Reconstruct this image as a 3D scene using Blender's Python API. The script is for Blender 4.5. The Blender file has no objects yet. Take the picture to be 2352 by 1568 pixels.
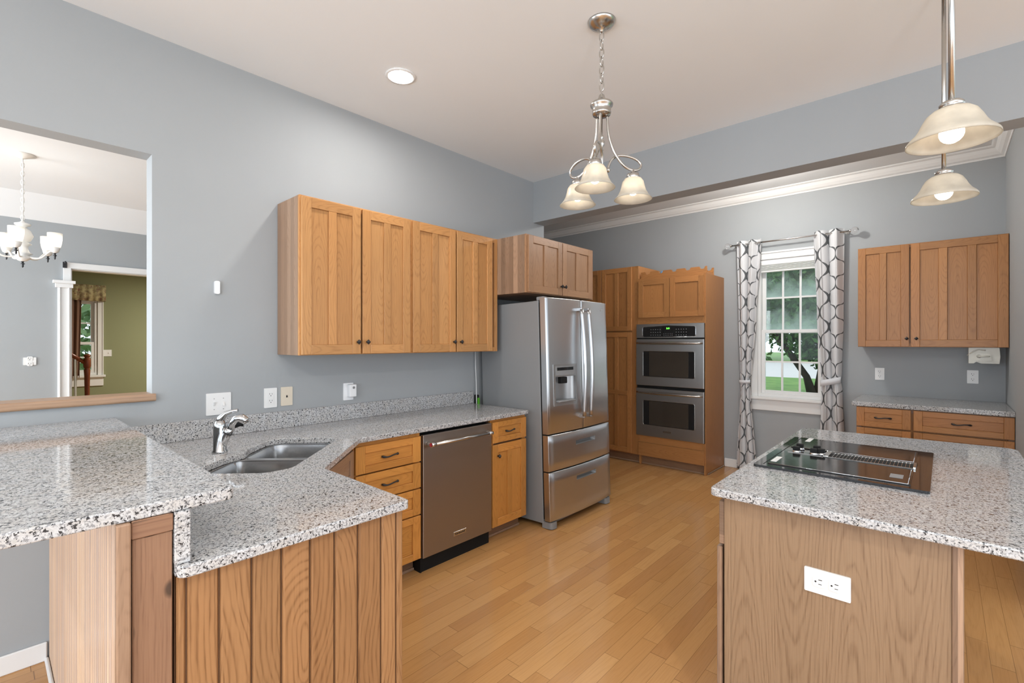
import bpy, bmesh, math, random
from mathutils import Vector, Matrix
random.seed(7)
PI = math.pi
sc = bpy.context.scene
C = sc.collection

# ---------------------------------------------------------------- camera
cam_d = bpy.data.cameras.new('camera')
cam = bpy.data.objects.new('camera', cam_d); C.objects.link(cam)
cam.location = (0, 0, 1.4459)
cam.rotation_euler = (PI/2, 0, math.radians(42.103))
cam_d.sensor_width = 36.0
cam_d.lens = 1097.5/2352*36.0
cam_d.clip_start = 0.05; cam_d.clip_end = 300
sc.camera = cam

# ---------------------------------------------------------------- world / exposure
w = bpy.data.worlds.new('overcast_sky'); sc.world = w
w.use_nodes = True
wn = w.node_tree.nodes; wl = w.node_tree.links
bg = wn['Background']; bg.inputs[0].default_value = (0.84, 0.93, 1.05, 1); bg.inputs[1].default_value = 1.7
vs = sc.view_settings
vs.view_transform = 'Standard'; vs.look = 'None'; vs.gamma = 1.0; vs.use_curve_mapping = False
vs.exposure = -0.04
sc.cycles.max_bounces = 10; sc.cycles.diffuse_bounces = 5; sc.cycles.glossy_bounces = 5
sc.cycles.transmission_bounces = 6; sc.cycles.transparent_max_bounces = 12
sc.cycles.sample_clamp_indirect = 6.0
sc.cycles.use_denoising = True
CAN_E = 260.0; BULB_E = 12.0; PEND_E = 7.0; DINE_E = 30.0
def area(name, loc, rot, sx, sy, power, col, shape='RECTANGLE'):
    d = bpy.data.lights.new(name, 'AREA'); d.shape = shape; d.size = sx
    if shape == 'RECTANGLE': d.size_y = sy
    d.energy = power; d.color = col
    o = bpy.data.objects.new(name, d); C.objects.link(o); o.location = loc; o.rotation_euler = rot
    return o
# added fill lights standing in for daylight from behind and right of the camera
area('daylight_fill_rear', (-0.2, -2.9, 1.1), (PI/2, 0, 0.5), 2.6, 1.8, 90, (0.84, 0.93, 1.0))
area('daylight_fill_right', (4.9, 1.0, 1.05), (PI/2, 0, PI/2), 4.5, 1.9, 48, (0.95, 0.98, 1.0))
# nook ceiling lamp outside the frame, then unseen fill lights added for brightness
pd = bpy.data.lights.new('nook_lamp', 'POINT'); pd.energy = 48; pd.color = (1.0, 0.97, 0.92); pd.shadow_soft_size = 0.07
po = bpy.data.objects.new('nook_lamp', pd); C.objects.link(po); po.location = (-1.30, 4.72, 2.90)
area('kitchen_fill', (0.9, 0.3, 3.016), (0, 0, 0), 0.16, 0.16, 26, (1.0, 0.97, 0.92), 'DISK')  # unseen overhead fill, added like the next one to brighten the kitchen
area('kitchen_fill', (-0.6, -1.3, 3.016), (0, 0, 0), 0.16, 0.16, 26, (1.0, 0.97, 0.92), 'DISK')
area('ceiling_fill', (1.2, -0.3, 1.7), (PI, 0, 0), 0.6, 0.6, 82, (0.88, 0.95, 1.0), 'DISK')  # added upward fill near the camera, brightens the ceiling
area('dining_daylight_fill', (-4.3, -2.9, 1.4), (PI/2, 0, 0), 2.0, 1.8, 170, (0.88, 0.95, 1.0))  # added fill standing in for dining room daylight
area('hall_fill', (-7.1, 2.2, 2.42), (0, 0, 0), 0.3, 0.3, 62, (1.0, 0.95, 0.84), 'DISK')  # unseen fill added to brighten the olive room

# ---------------------------------------------------------------- layout (metres)
XW = -3.028      # sink wall face
YB, YB2 = 3.6655, 3.836   # beam
HC, HB = 3.026, 2.624     # kitchen ceiling, beam underside
YK = 5.7815      # window wall face
XR = 0.3875      # right nook wall face
HN = 3.097       # nook ceiling
XD, HD = -5.53, 2.44      # dining far wall
XG = -8.6        # green room far wall

# ---------------------------------------------------------------- node helpers
def new_mat(name):
    m = bpy.data.materials.new(name); m.use_nodes = True
    nt = m.node_tree; p = nt.nodes['Principled BSDF']
    return m, nt, p
def setp(p, **k):
    for a, v in k.items():
        a = {'rough': 'Roughness', 'metal': 'Metallic', 'spec': 'Specular IOR Level', 'col': 'Base Color', 'trans': 'Transmission Weight',
             'coat': 'Coat Weight', 'coatr': 'Coat Roughness', 'emis': 'Emission Color', 'estr': 'Emission Strength', 'ior': 'IOR', 'aniso': 'Anisotropic'}[a]
        if isinstance(v, tuple) and len(v) == 3: v = (*v, 1)
        p.inputs[a].default_value = v
class N:
    "tiny node-graph builder"
    def __init__(s, nt): s.nt = nt
    def node(s, t, **k):
        n = s.nt.nodes.new(t)
        for a, v in k.items(): setattr(n, a, v)
        return n
    def link(s, a, b): s.nt.links.new(a, b)
    def put(s, v, sock):
        if hasattr(v, 'is_output') or isinstance(v, bpy.types.NodeSocket): s.link(v, sock)
        else: sock.default_value = v
    def m(s, op, a, b=0.0, c=0.0, clamp=False):
        n = s.node('ShaderNodeMath', operation=op); n.use_clamp = clamp
        s.put(a, n.inputs[0]); s.put(b, n.inputs[1]); s.put(c, n.inputs[2])
        return n.outputs[0]
    def xyz(s, x, y, z):
        n = s.node('ShaderNodeCombineXYZ'); s.put(x, n.inputs[0]); s.put(y, n.inputs[1]); s.put(z, n.inputs[2]); return n.outputs[0]
    def sep(s, v):
        n = s.node('ShaderNodeSeparateXYZ'); s.link(v, n.inputs[0]); return n.outputs
    def noise(s, vec, scale=1.0, detail=2.0, rough=0.5, out=0):
        n = s.node('ShaderNodeTexNoise'); s.link(vec, n.inputs['Vector'])
        n.inputs['Scale'].default_value = scale; n.inputs['Detail'].default_value = detail; n.inputs['Roughness'].default_value = rough
        return n.outputs[out]
    def white(s, w_):
        n = s.node('ShaderNodeTexWhiteNoise', noise_dimensions='1D'); s.put(w_, n.inputs['W']); return n.outputs
    def mix(s, f, a, b, blend='MIX'):
        n = s.node('ShaderNodeMix', data_type='RGBA', blend_type=blend)
        s.put(f, n.inputs[0])
        for v, i in ((a, 6), (b, 7)):
            if isinstance(v, tuple): v = (*v, 1) if len(v) == 3 else v
            s.put(v, n.inputs[i])
        return n.outputs[2]
    def rng(s, v, a, b, c=0.0, d=1.0):
        n = s.node('ShaderNodeMapRange'); s.put(v, n.inputs[0])
        for i, x in enumerate((a, b, c, d)): n.inputs[i+1].default_value = x
        return n.outputs[0]
    def bump(s, h, dist, strength=1.0):
        n = s.node('ShaderNodeBump'); n.inputs['Strength'].default_value = strength; n.inputs['Distance'].default_value = dist
        s.link(h, n.inputs['Height']); return n.outputs[0]
    def obj(s): return s.node('ShaderNodeTexCoord').outputs['Object']
    def uv(s): return s.node('ShaderNodeTexCoord').outputs['UV']

def grain(g, u, vl, k, ring=0.010, slope=0.05, warp=0.02):
    "returns (figure lines 0..1, pores 0..1, per-board random)"
    rnd = g.white(k)[0]
    rnd2 = g.white(g.m('ADD', k, 0.37))[0]
    wv = g.xyz(g.m('MULTIPLY', u, 2.2), g.m('MULTIPLY', vl, 9.0), g.m('MULTIPLY', k, 3.71))
    wob = g.m('MULTIPLY', g.m('SUBTRACT', g.noise(wv, 1.0, 4.0, 0.6), 0.5), warp*2)
    d = g.m('MULTIPLY', g.m('ADD', g.m('SINE', g.m('MULTIPLY', g.m('ADD', g.m('MULTIPLY', u, slope/0.14), g.m('MULTIPLY', rnd, 7.0)), 2*PI)), 1.02), 0.035)
    off = g.m('MULTIPLY', g.m('SUBTRACT', rnd2, 0.5), 0.07)
    vv = g.m('ADD', vl, off)
    r = g.m('ADD', g.m('SQRT', g.m('ADD', g.m('MULTIPLY', vv, vv), g.m('MULTIPLY', d, d))), wob)
    jit = g.m('MULTIPLY', g.noise(g.xyz(g.m('MULTIPLY', r, 70.0), g.m('MULTIPLY', k, 2.1), 0.0), 1.0, 2.0), 9.0)
    s = g.m('SINE', g.m('ADD', g.m('MULTIPLY', r, 2*PI/ring), jit))
    lines = g.m('POWER', g.rng(s, -1, 1), 4.0)
    pv = g.xyz(g.m('MULTIPLY', u, 7.0), g.m('MULTIPLY', vl, 260.0), g.m('MULTIPLY', k, 1.3))
    pores = g.noise(pv, 1.0, 2.0, 0.6)
    lines = g.m('MULTIPLY', lines, g.rng(pores, 0.3, 0.65, 0.35, 1.0))
    return lines, pores, rnd, rnd2

def wood(name, light, dark, red, rough=0.38, ring=0.009, lw=0.38, pw=0.35, tone=0.25, slope=0.11, warp=0.012, spec=0.4, strip=0.0, knots=False):
    m, nt, p = new_mat(name); g = N(nt)
    o = g.sep(g.uv()); u, v = o[0], o[1]
    k = g.m('FLOOR', g.m('ADD', g.m('DIVIDE', v, 10.0), 0.5))
    vl = g.m('SUBTRACT', v, g.m('MULTIPLY', k, 10.0))
    if strip:
        k2 = g.m('FLOOR', g.m('DIVIDE', vl, strip))
        vl = g.m('SUBTRACT', vl, g.m('MULTIPLY', g.m('ADD', k2, 0.5), strip))
        k = g.m('ADD', k, g.m('MULTIPLY', k2, 13.7))
    lines, pores, rnd, rnd2 = grain(g, u, vl, k, ring, slope, warp)
    base = g.mix(g.m('MULTIPLY', rnd2, 0.6), light, red)
    f = g.m('ADD', g.m('MULTIPLY', lines, lw), g.m('MULTIPLY', g.rng(pores, 0.45, 0.75), pw), clamp=True)
    col = g.mix(f, base, dark)
    t = g.m('ADD', g.m('MULTIPLY', g.m('SUBTRACT', rnd, 0.5), tone), 1.0)
    n = g.node('ShaderNodeMix', data_type='RGBA', blend_type='MULTIPLY'); n.inputs[0].default_value = 1.0
    g.link(col, n.inputs[6]); g.link(g.xyz(t, t, t), n.inputs[7])
    cc = n.outputs[2]
    if knots:
        vn = g.node('ShaderNodeTexVoronoi', voronoi_dimensions='2D'); vn.inputs['Scale'].default_value = 1.0
        g.link(g.xyz(g.m('MULTIPLY', u, 8.0), g.m('ADD', g.m('MULTIPLY', g.m('ADD', vl, 0.4), 13.0), k), 0.0), vn.inputs['Vector'])
        cc = g.mix(g.rng(vn.outputs['Distance'], 0.10, 0.20, 0.85, 0.0), cc, (0.045, 0.028, 0.02))
    g.link(cc, p.inputs['Base Color'])
    g.link(g.bump(f, 0.0006, 0.25), p.inputs['Normal'])
    setp(p, rough=rough, spec=spec)
    return m

M = {}
M['oak'] = wood('oak_honey', (0.53, 0.275, 0.105), (0.28, 0.12, 0.038), (0.47, 0.22, 0.073))
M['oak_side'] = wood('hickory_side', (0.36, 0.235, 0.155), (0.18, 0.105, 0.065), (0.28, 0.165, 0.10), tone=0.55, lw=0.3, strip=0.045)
M['oak_base'] = wood('oak_amber', (0.60, 0.275, 0.065), (0.34, 0.13, 0.025), (0.54, 0.22, 0.05))
M['oak_back'] = wood('oak_back', (0.44, 0.205, 0.070), (0.24, 0.092, 0.028), (0.385, 0.16, 0.05))
M['oak_mid'] = wood('oak_mid', (0.36, 0.20, 0.105), (0.20, 0.10, 0.05), (0.31, 0.165, 0.083))
M['oak_panel'] = wood('oak_vgroove', (0.37, 0.195, 0.085), (0.16, 0.068, 0.024), (0.33, 0.16, 0.065), ring=0.0075, lw=0.6, pw=0.3, slope=0.17, warp=0.009)
M['oak_island'] = wood('oak_veneer', (0.315, 0.205, 0.12), (0.17, 0.096, 0.05), (0.295, 0.187, 0.107), ring=0.009, lw=0.5, slope=0.06, warp=0.012, tone=0.06, strip=0.148)
M['oak_dark'] = wood('oak_kick', (0.27, 0.15, 0.085), (0.14, 0.07, 0.04), (0.24, 0.125, 0.07))
M['sill'] = wood('sill_wood', (0.40, 0.26, 0.165), (0.22, 0.13, 0.08), (0.36, 0.22, 0.135), tone=0.1)
M['pine'] = wood('pine_stud', (0.29, 0.165, 0.10), (0.15, 0.07, 0.04), (0.25, 0.13, 0.075), ring=0.008, lw=0.3, slope=0.03, warp=0.02, tone=0.1, knots=True)
M['mahog'] = wood('mahogany', (0.20, 0.05, 0.02), (0.08, 0.02, 0.01), (0.16, 0.04, 0.015), rough=0.25)

def simple(name, col, rough=0.5, metal=0.0, spec=0.5, **k):
    m, nt, p = new_mat(name); setp(p, col=col, rough=rough, metal=metal, spec=spec, **k)
    g = N(nt)
    n = g.noise(g.obj(), 60.0, 2.0)
    g.link(g.rng(n, 0.0, 1.0, max(rough-0.04, 0.01), rough+0.04), p.inputs['Roughness'])
    return m
def paint(name, col, var=0.06, rough=0.85, spec=0.25):
    m, nt, p = new_mat(name); g = N(nt)
    o = g.obj()
    n = g.noise(o, 1.3, 3.0)
    a = tuple(c*(1-var) for c in col); b = tuple(min(1, c*(1+var)) for c in col)
    g.link(g.mix(n, a, b), p.inputs['Base Color'])
    g.link(g.bump(g.noise(o, 220.0, 2.0), 0.0006, 0.25), p.inputs['Normal'])
    setp(p, rough=rough, spec=spec); return m
M['wall'] = paint('paint_bluegrey', (0.365, 0.382, 0.392))
M['ceil'] = paint('paint_ceiling', (0.83, 0.85, 0.86), 0.02)
M['trim'] = paint('paint_trim', (0.80, 0.80, 0.79), 0.01, 0.35, 0.5)
M['green'] = paint('paint_olive', (0.27, 0.285, 0.165))
M['white'] = simple('white_plastic', (0.80, 0.80, 0.79), 0.35)
M['white_dev'] = simple('white_device', (0.86, 0.87, 0.88), 0.35)
M['almond'] = simple('almond_plastic', (0.70, 0.62, 0.50), 0.4)
M['ivory'] = simple('ivory_plastic', (0.62, 0.60, 0.53), 0.35)
M['ivory2'] = simple('darker_ivory_plastic', (0.42, 0.41, 0.37), 0.4)  # darker ivory for the can opener's knob, emblem and mounting plate
M['slot'] = simple('dark_slot', (0.02, 0.02, 0.02), 0.6)
M['black'] = simple('black_iron', (0.018, 0.018, 0.02), 0.42)
M['void'] = simple('black_plastic', (0.010, 0.010, 0.010), 0.7, 0.0, 0.2)
M['nickel'] = simple('brushed_nickel', (0.56, 0.54, 0.51), 0.24, 1.0)
M['chrome'] = simple('chrome', (0.66, 0.67, 0.68), 0.07, 1.0)
M['red'] = simple('red_enamel', (0.35, 0.02, 0.04), 0.3)
M['blkglass'] = simple('black_glass', (0.012, 0.012, 0.013), 0.05, 0.0, 0.8)
M['ovenglass'] = simple('oven_glass', (0.045, 0.036, 0.028), 0.06, 0.0, 0.8)
M['greyplastic'] = simple('grey_plastic', (0.24, 0.245, 0.25), 0.4)
M['fridge_side'] = paint('fridge_side_paint', (0.24, 0.245, 0.25), 0.02, 0.45, 0.4)
M['greenpl'] = simple('green_plastic', (0.10, 0.42, 0.02), 0.4)
M['blue'] = simple('blue_plastic', (0.06, 0.18, 0.36), 0.4)
M['whitewood'] = simple('white_enamel', (0.82, 0.80, 0.76), 0.35)
M['brown_drape'] = simple('brown_drape', (0.20, 0.11, 0.075), 0.9)
M['groove'] = simple('groove_shade', (0.10, 0.045, 0.018), 0.5)  # dark brown that paints in the shade of the panel grooves
M['mulch'] = simple('bark', (0.035, 0.028, 0.022), 0.95)

def steel(name, col, rough, axis='x', an=0.6):
    m, nt, p = new_mat(name); g = N(nt)
    tg = g.node('ShaderNodeTangent', direction_type='RADIAL', axis='Z' if axis == 'x' else 'X'); g.link(tg.outputs[0], p.inputs['Tangent'])
    setp(p, col=col, metal=1.0, aniso=an, rough=rough); return m
M['steel'] = steel('stainless', (0.56, 0.565, 0.57), 0.30)
M['steel_dw'] = steel('stainless_warm', (0.40, 0.37, 0.345), 0.36, 'z')
M['satin'] = simple('satin_grey_metal', (0.36, 0.36, 0.36), 0.35, 0.7)
M['steel_oven'] = steel('stainless_oven', (0.47, 0.45, 0.43), 0.30)
M['steel_sink'] = simple('stainless_sink', (0.50, 0.50, 0.50), 0.24, 1.0)

def granite():
    m, nt, p = new_mat('granite'); g = N(nt)
    o = g.obj()
    warp = g.noise(o, 70.0, 2.0, 0.5, 1)
    va = g.node('ShaderNodeVectorMath', operation='MULTIPLY_ADD')
    g.link(warp, va.inputs[0]); va.inputs[1].default_value = (0.012,)*3; g.link(o, va.inputs[2])
    def vor(scale):
        n = g.node('ShaderNodeTexVoronoi'); n.inputs['Scale'].default_value = scale
        g.link(va.outputs[0], n.inputs['Vector']); return g.sep(n.outputs['Color'])
    a = vor(190.0)
    base = g.mix(a[1], (0.60, 0.61, 0.625), (0.45, 0.45, 0.455))
    base = g.mix(g.m('MULTIPLY', g.rng(g.noise(o, 26.0, 3.0), 0.4, 0.7), 0.45), base, (0.50, 0.45, 0.39))
    n2 = g.noise(o, 175.0, 2.0, 0.6)
    c1 = g.mix(g.rng(n2, 0.525, 0.57), base, (0.27, 0.27, 0.275))
    n3 = g.noise(va.outputs[0], 122.0, 2.5, 0.65)
    c3 = g.mix(g.rng(n3, 0.58, 0.605), c1, (0.025, 0.025, 0.027))
    g.link(c3, p.inputs['Base Color'])
    setp(p, rough=0.07, spec=0.55); return m
M['granite'] = granite()

def floor_mat():
    m, nt, p = new_mat('oak_floorboards'); g = N(nt)
    o = g.sep(g.obj()); x, y = o[0], o[1]
    W = 0.078
    i = g.m('FLOOR', g.m('DIVIDE', x, W))
    ri = g.white(i)[0]
    L = g.m('ADD', g.m('MULTIPLY', ri, 0.45), 0.55)
    yy = g.m('DIVIDE', g.m('ADD', y, g.m('MULTIPLY', ri, 7.3)), L)
    j = g.m('FLOOR', yy)
    k = g.m('ADD', g.m('MULTIPLY', i, 17.0), g.m('MULTIPLY', j, 3.0))
    vl = g.m('SUBTRACT', x, g.m('MULTIPLY', g.m('ADD', i, 0.5), W))
    lines, pores, rnd, rnd2 = grain(g, y, vl, k, 0.012, 0.03, 0.012)
    base = g.mix(rnd2, (0.57, 0.315, 0.122), (0.485, 0.25, 0.09))
    base = g.mix(g.m('MULTIPLY', g.m('POWER', rnd, 5.0), 0.55), base, (0.38, 0.18, 0.07))
    f = g.m('ADD', g.m('MULTIPLY', lines, 0.16), g.m('MULTIPLY', g.rng(pores, 0.45, 0.8), 0.22), clamp=True)
    col = g.mix(f, base, (0.30, 0.14, 0.045))
    ex = g.m('ABSOLUTE', g.m('DIVIDE', vl, W/2))
    gx = g.m('GREATER_THAN', ex, 0.975)
    fy = g.m('FRACT', yy)
    gy = g.m('LESS_THAN', fy, 0.004)
    gap = g.m('MAXIMUM', gx, gy)
    col = g.mix(g.m('MULTIPLY', gap, 0.55), col, (0.10, 0.045, 0.015))
    g.link(col, p.inputs['Base Color'])
    rr = g.rng(g.noise(g.obj(), 3.0, 3.0), 0.3, 0.7, 0.12, 0.2)
    g.link(rr, p.inputs['Roughness'])
    g.link(g.bump(g.m('SUBTRACT', 1.0, gap), 0.0008, 0.4), p.inputs['Normal'])
    setp(p, spec=0.5); return m
M['floor'] = floor_mat()

def beadboard_mat():
    m, nt, p = new_mat('bare_pine_strips'); g = N(nt)
    o = g.sep(g.uv()); u, v = o[0], o[1]
    st = g.m('FLOOR', g.m('DIVIDE', v, 0.019))
    r = g.white(st)
    n = g.noise(g.xyz(g.m('MULTIPLY', u, 2.0), g.m('MULTIPLY', v, 60.0), 0.0), 1.0, 3.0)
    c = g.mix(r[0], (0.66, 0.48, 0.33), (0.46, 0.35, 0.29))
    c = g.mix(g.rng(n, 0.4, 0.75, 0, 0.8), c, (0.50, 0.33, 0.22))
    c = g.mix(g.rng(g.noise(g.xyz(g.m('MULTIPLY', u, 5.0), g.m('MULTIPLY', v, 40.0), 3.0), 1.0, 1.0), 0.72, 0.76), c, (0.08, 0.06, 0.06))
    g.link(c, p.inputs['Base Color']); setp(p, rough=0.28, spec=0.5); return m
M['bead'] = beadboard_mat()

def curtain_mat():
    m, nt, p = new_mat('trellis_fabric'); g = N(nt)
    o = g.sep(g.uv())
    W, H = 0.19, 0.29
    sx = g.m('DIVIDE', o[0], W)
    co = g.m('COSINE', g.m('MULTIPLY', o[1], 2*PI/H))
    sh = g.m('MULTIPLY', g.m('SIGN', co), g.m('POWER', g.m('ABSOLUTE', co), 0.62))
    c = g.m('MULTIPLY', sh, 0.49)
    def dist(a):
        h = g.m('ADD', g.m('DIVIDE', a, 2.0), 0.5)
        return g.m('MULTIPLY', g.m('ABSOLUTE', g.m('SUBTRACT', g.m('FRACT', h), 0.5)), 2.0)
    d = g.m('MINIMUM', dist(g.m('SUBTRACT', sx, c)), dist(g.m('ADD', g.m('SUBTRACT', sx, 1.0), c)))
    f = g.m('LESS_THAN', d, 0.098)
    col = g.mix(f, (0.72, 0.72, 0.73), (0.115, 0.12, 0.125))
    g.link(col, p.inputs['Base Color']); setp(p, rough=0.9, spec=0.2)
    tr = g.node('ShaderNodeBsdfTranslucent'); g.link(col, tr.inputs[0])
    mx = g.node('ShaderNodeMixShader'); mx.inputs[0].default_value = 0.12
    g.link(p.outputs[0], mx.inputs[1]); g.link(tr.outputs[0], mx.inputs[2])
    g.link(mx.outputs[0], nt.nodes['Material Output'].inputs[0])
    return m
M['curtain'] = curtain_mat()
M['band'] = simple('white_fabric', (0.70, 0.72, 0.75), 0.9)
def floral():
    m, nt, p = new_mat('floral_fabric'); g = N(nt)
    n = g.noise(g.obj(), 22.0, 3.0)
    c = g.mix(g.rng(n, 0.42, 0.62), (0.50, 0.44, 0.25), (0.26, 0.20, 0.12))
    c = g.mix(g.rng(g.noise(g.obj(), 33.0, 2.0), 0.62, 0.66), c, (0.25, 0.10, 0.08))
    g.link(c, p.inputs['Base Color']); setp(p, rough=0.95); return m
M['floral'] = floral()

def emis(name, col, strength):
    m, nt, p = new_mat(name); setp(p, col=col, emis=col, estr=strength, rough=0.4); return m
M['can'] = emis('can_lens', (1.0, 0.96, 0.90), CAN_E)
M['bulb'] = emis('warm_bulb', (1.0, 0.92, 0.80), BULB_E)
M['pbulb'] = emis('pendant_bulb', (1.0, 0.91, 0.78), PEND_E)
M['dbulb'] = emis('dining_bulb', (1.0, 0.92, 0.82), DINE_E)
M['led'] = emis('green_led', (0.15, 1.0, 0.08), 3.0)
def shade_mat(name, col, fac):
    m, nt, p = new_mat(name); g = N(nt)
    n = g.noise(g.obj(), 14.0, 4.0)
    c = g.mix(g.rng(n, 0.4, 0.7), col, tuple(x*0.82 for x in col))
    g.link(c, p.inputs['Base Color']); setp(p, rough=0.25, spec=0.4)
    tr = g.node('ShaderNodeBsdfTranslucent'); g.link(c, tr.inputs[0])
    tp = g.node('ShaderNodeBsdfTransparent'); tp.inputs[0].default_value = (1, 0.97, 0.92, 1)
    mx = g.node('ShaderNodeMixShader'); mx.inputs[0].default_value = fac
    g.link(p.outputs[0], mx.inputs[1]); g.link(tr.outputs[0], mx.inputs[2])
    mx2 = g.node('ShaderNodeMixShader'); mx2.inputs[0].default_value = 0.10
    g.link(mx.outputs[0], mx2.inputs[1]); g.link(tp.outputs[0], mx2.inputs[2])
    g.link(mx2.outputs[0], nt.nodes['Material Output'].inputs[0]); return m
M['shade'] = shade_mat('alabaster_glass', (0.74, 0.70, 0.62), 0.45)
M['dshade'] = shade_mat('frosted_glass', (0.9, 0.9, 0.88), 0.6)
def glass_mat(name, fog=False):
    m, nt, p = new_mat(name); g = N(nt)
    nt.nodes.remove(p)
    tp = g.node('ShaderNodeBsdfTransparent'); tp.inputs[0].default_value = (0.97, 0.985, 0.98, 1)
    gl = g.node('ShaderNodeBsdfGlossy'); gl.inputs['Roughness'].default_value = 0.02
    fr = g.node('ShaderNodeFresnel'); fr.inputs[0].default_value = 1.45
    mx = g.node('ShaderNodeMixShader'); g.link(g.m('MULTIPLY', fr.outputs[0], 0.7), mx.inputs[0])
    g.link(tp.outputs[0], mx.inputs[1]); g.link(gl.outputs[0], mx.inputs[2])
    out = mx.outputs[0]
    if fog:
        o = g.sep(g.obj())
        fz = g.m('PINGPONG', g.m('ADD', o[2], 0.0), 1.0)
        zz = g.m('FRACT', g.m('DIVIDE', g.m('SUBTRACT', o[2], FOG_Z0), FOG_H))
        n = g.noise(g.obj(), 7.0, 4.0)
        a = g.m('ADD', g.m('MULTIPLY', g.m('SUBTRACT', 1.0, zz), 0.9), g.m('MULTIPLY', g.m('SUBTRACT', n, 0.5), 0.9))
        a = g.rng(a, 0.35, 1.0, 0.06, 0.55)
        df = g.node('ShaderNodeBsdfTranslucent'); df.inputs[0].default_value = (0.70, 0.78, 0.75, 1)
        mx2 = g.node('ShaderNodeMixShader'); g.link(a, mx2.inputs[0])
        g.link(out, mx2.inputs[1]); g.link(df.outputs[0], mx2.inputs[2]); out = mx2.outputs[0]
    g.link(out, nt.nodes['Material Output'].inputs[0]); return m
FOG_Z0, FOG_H = 1.575, 0.36
M['glass'] = glass_mat('window_glass')
M['fogglass'] = glass_mat('fogged_glass', True)
m, nt, p = new_mat('clear_acrylic'); setp(p, col=(0.95, 0.95, 0.95), trans=0.9, rough=0.05, ior=1.45); M['acrylic'] = m
def leafmat(name, a, b):
    m, nt, p = new_mat(name); g = N(nt)
    n = g.noise(g.obj(), 2.2, 4.0)
    g.link(g.mix(g.rng(n, 0.3, 0.7), a, b), p.inputs['Base Color']); setp(p, rough=0.6, spec=0.3); return m
M['leaf'] = leafmat('leaves', (0.035, 0.10, 0.03), (0.12, 0.24, 0.07))
M['leaf2'] = leafmat('far_leaves', (0.12, 0.22, 0.08), (0.30, 0.42, 0.20))
M['grass'] = leafmat('grass', (0.10, 0.24, 0.04), (0.20, 0.36, 0.08))
M['road'] = paint('pale_concrete', (0.62, 0.61, 0.57), 0.06)

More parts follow.
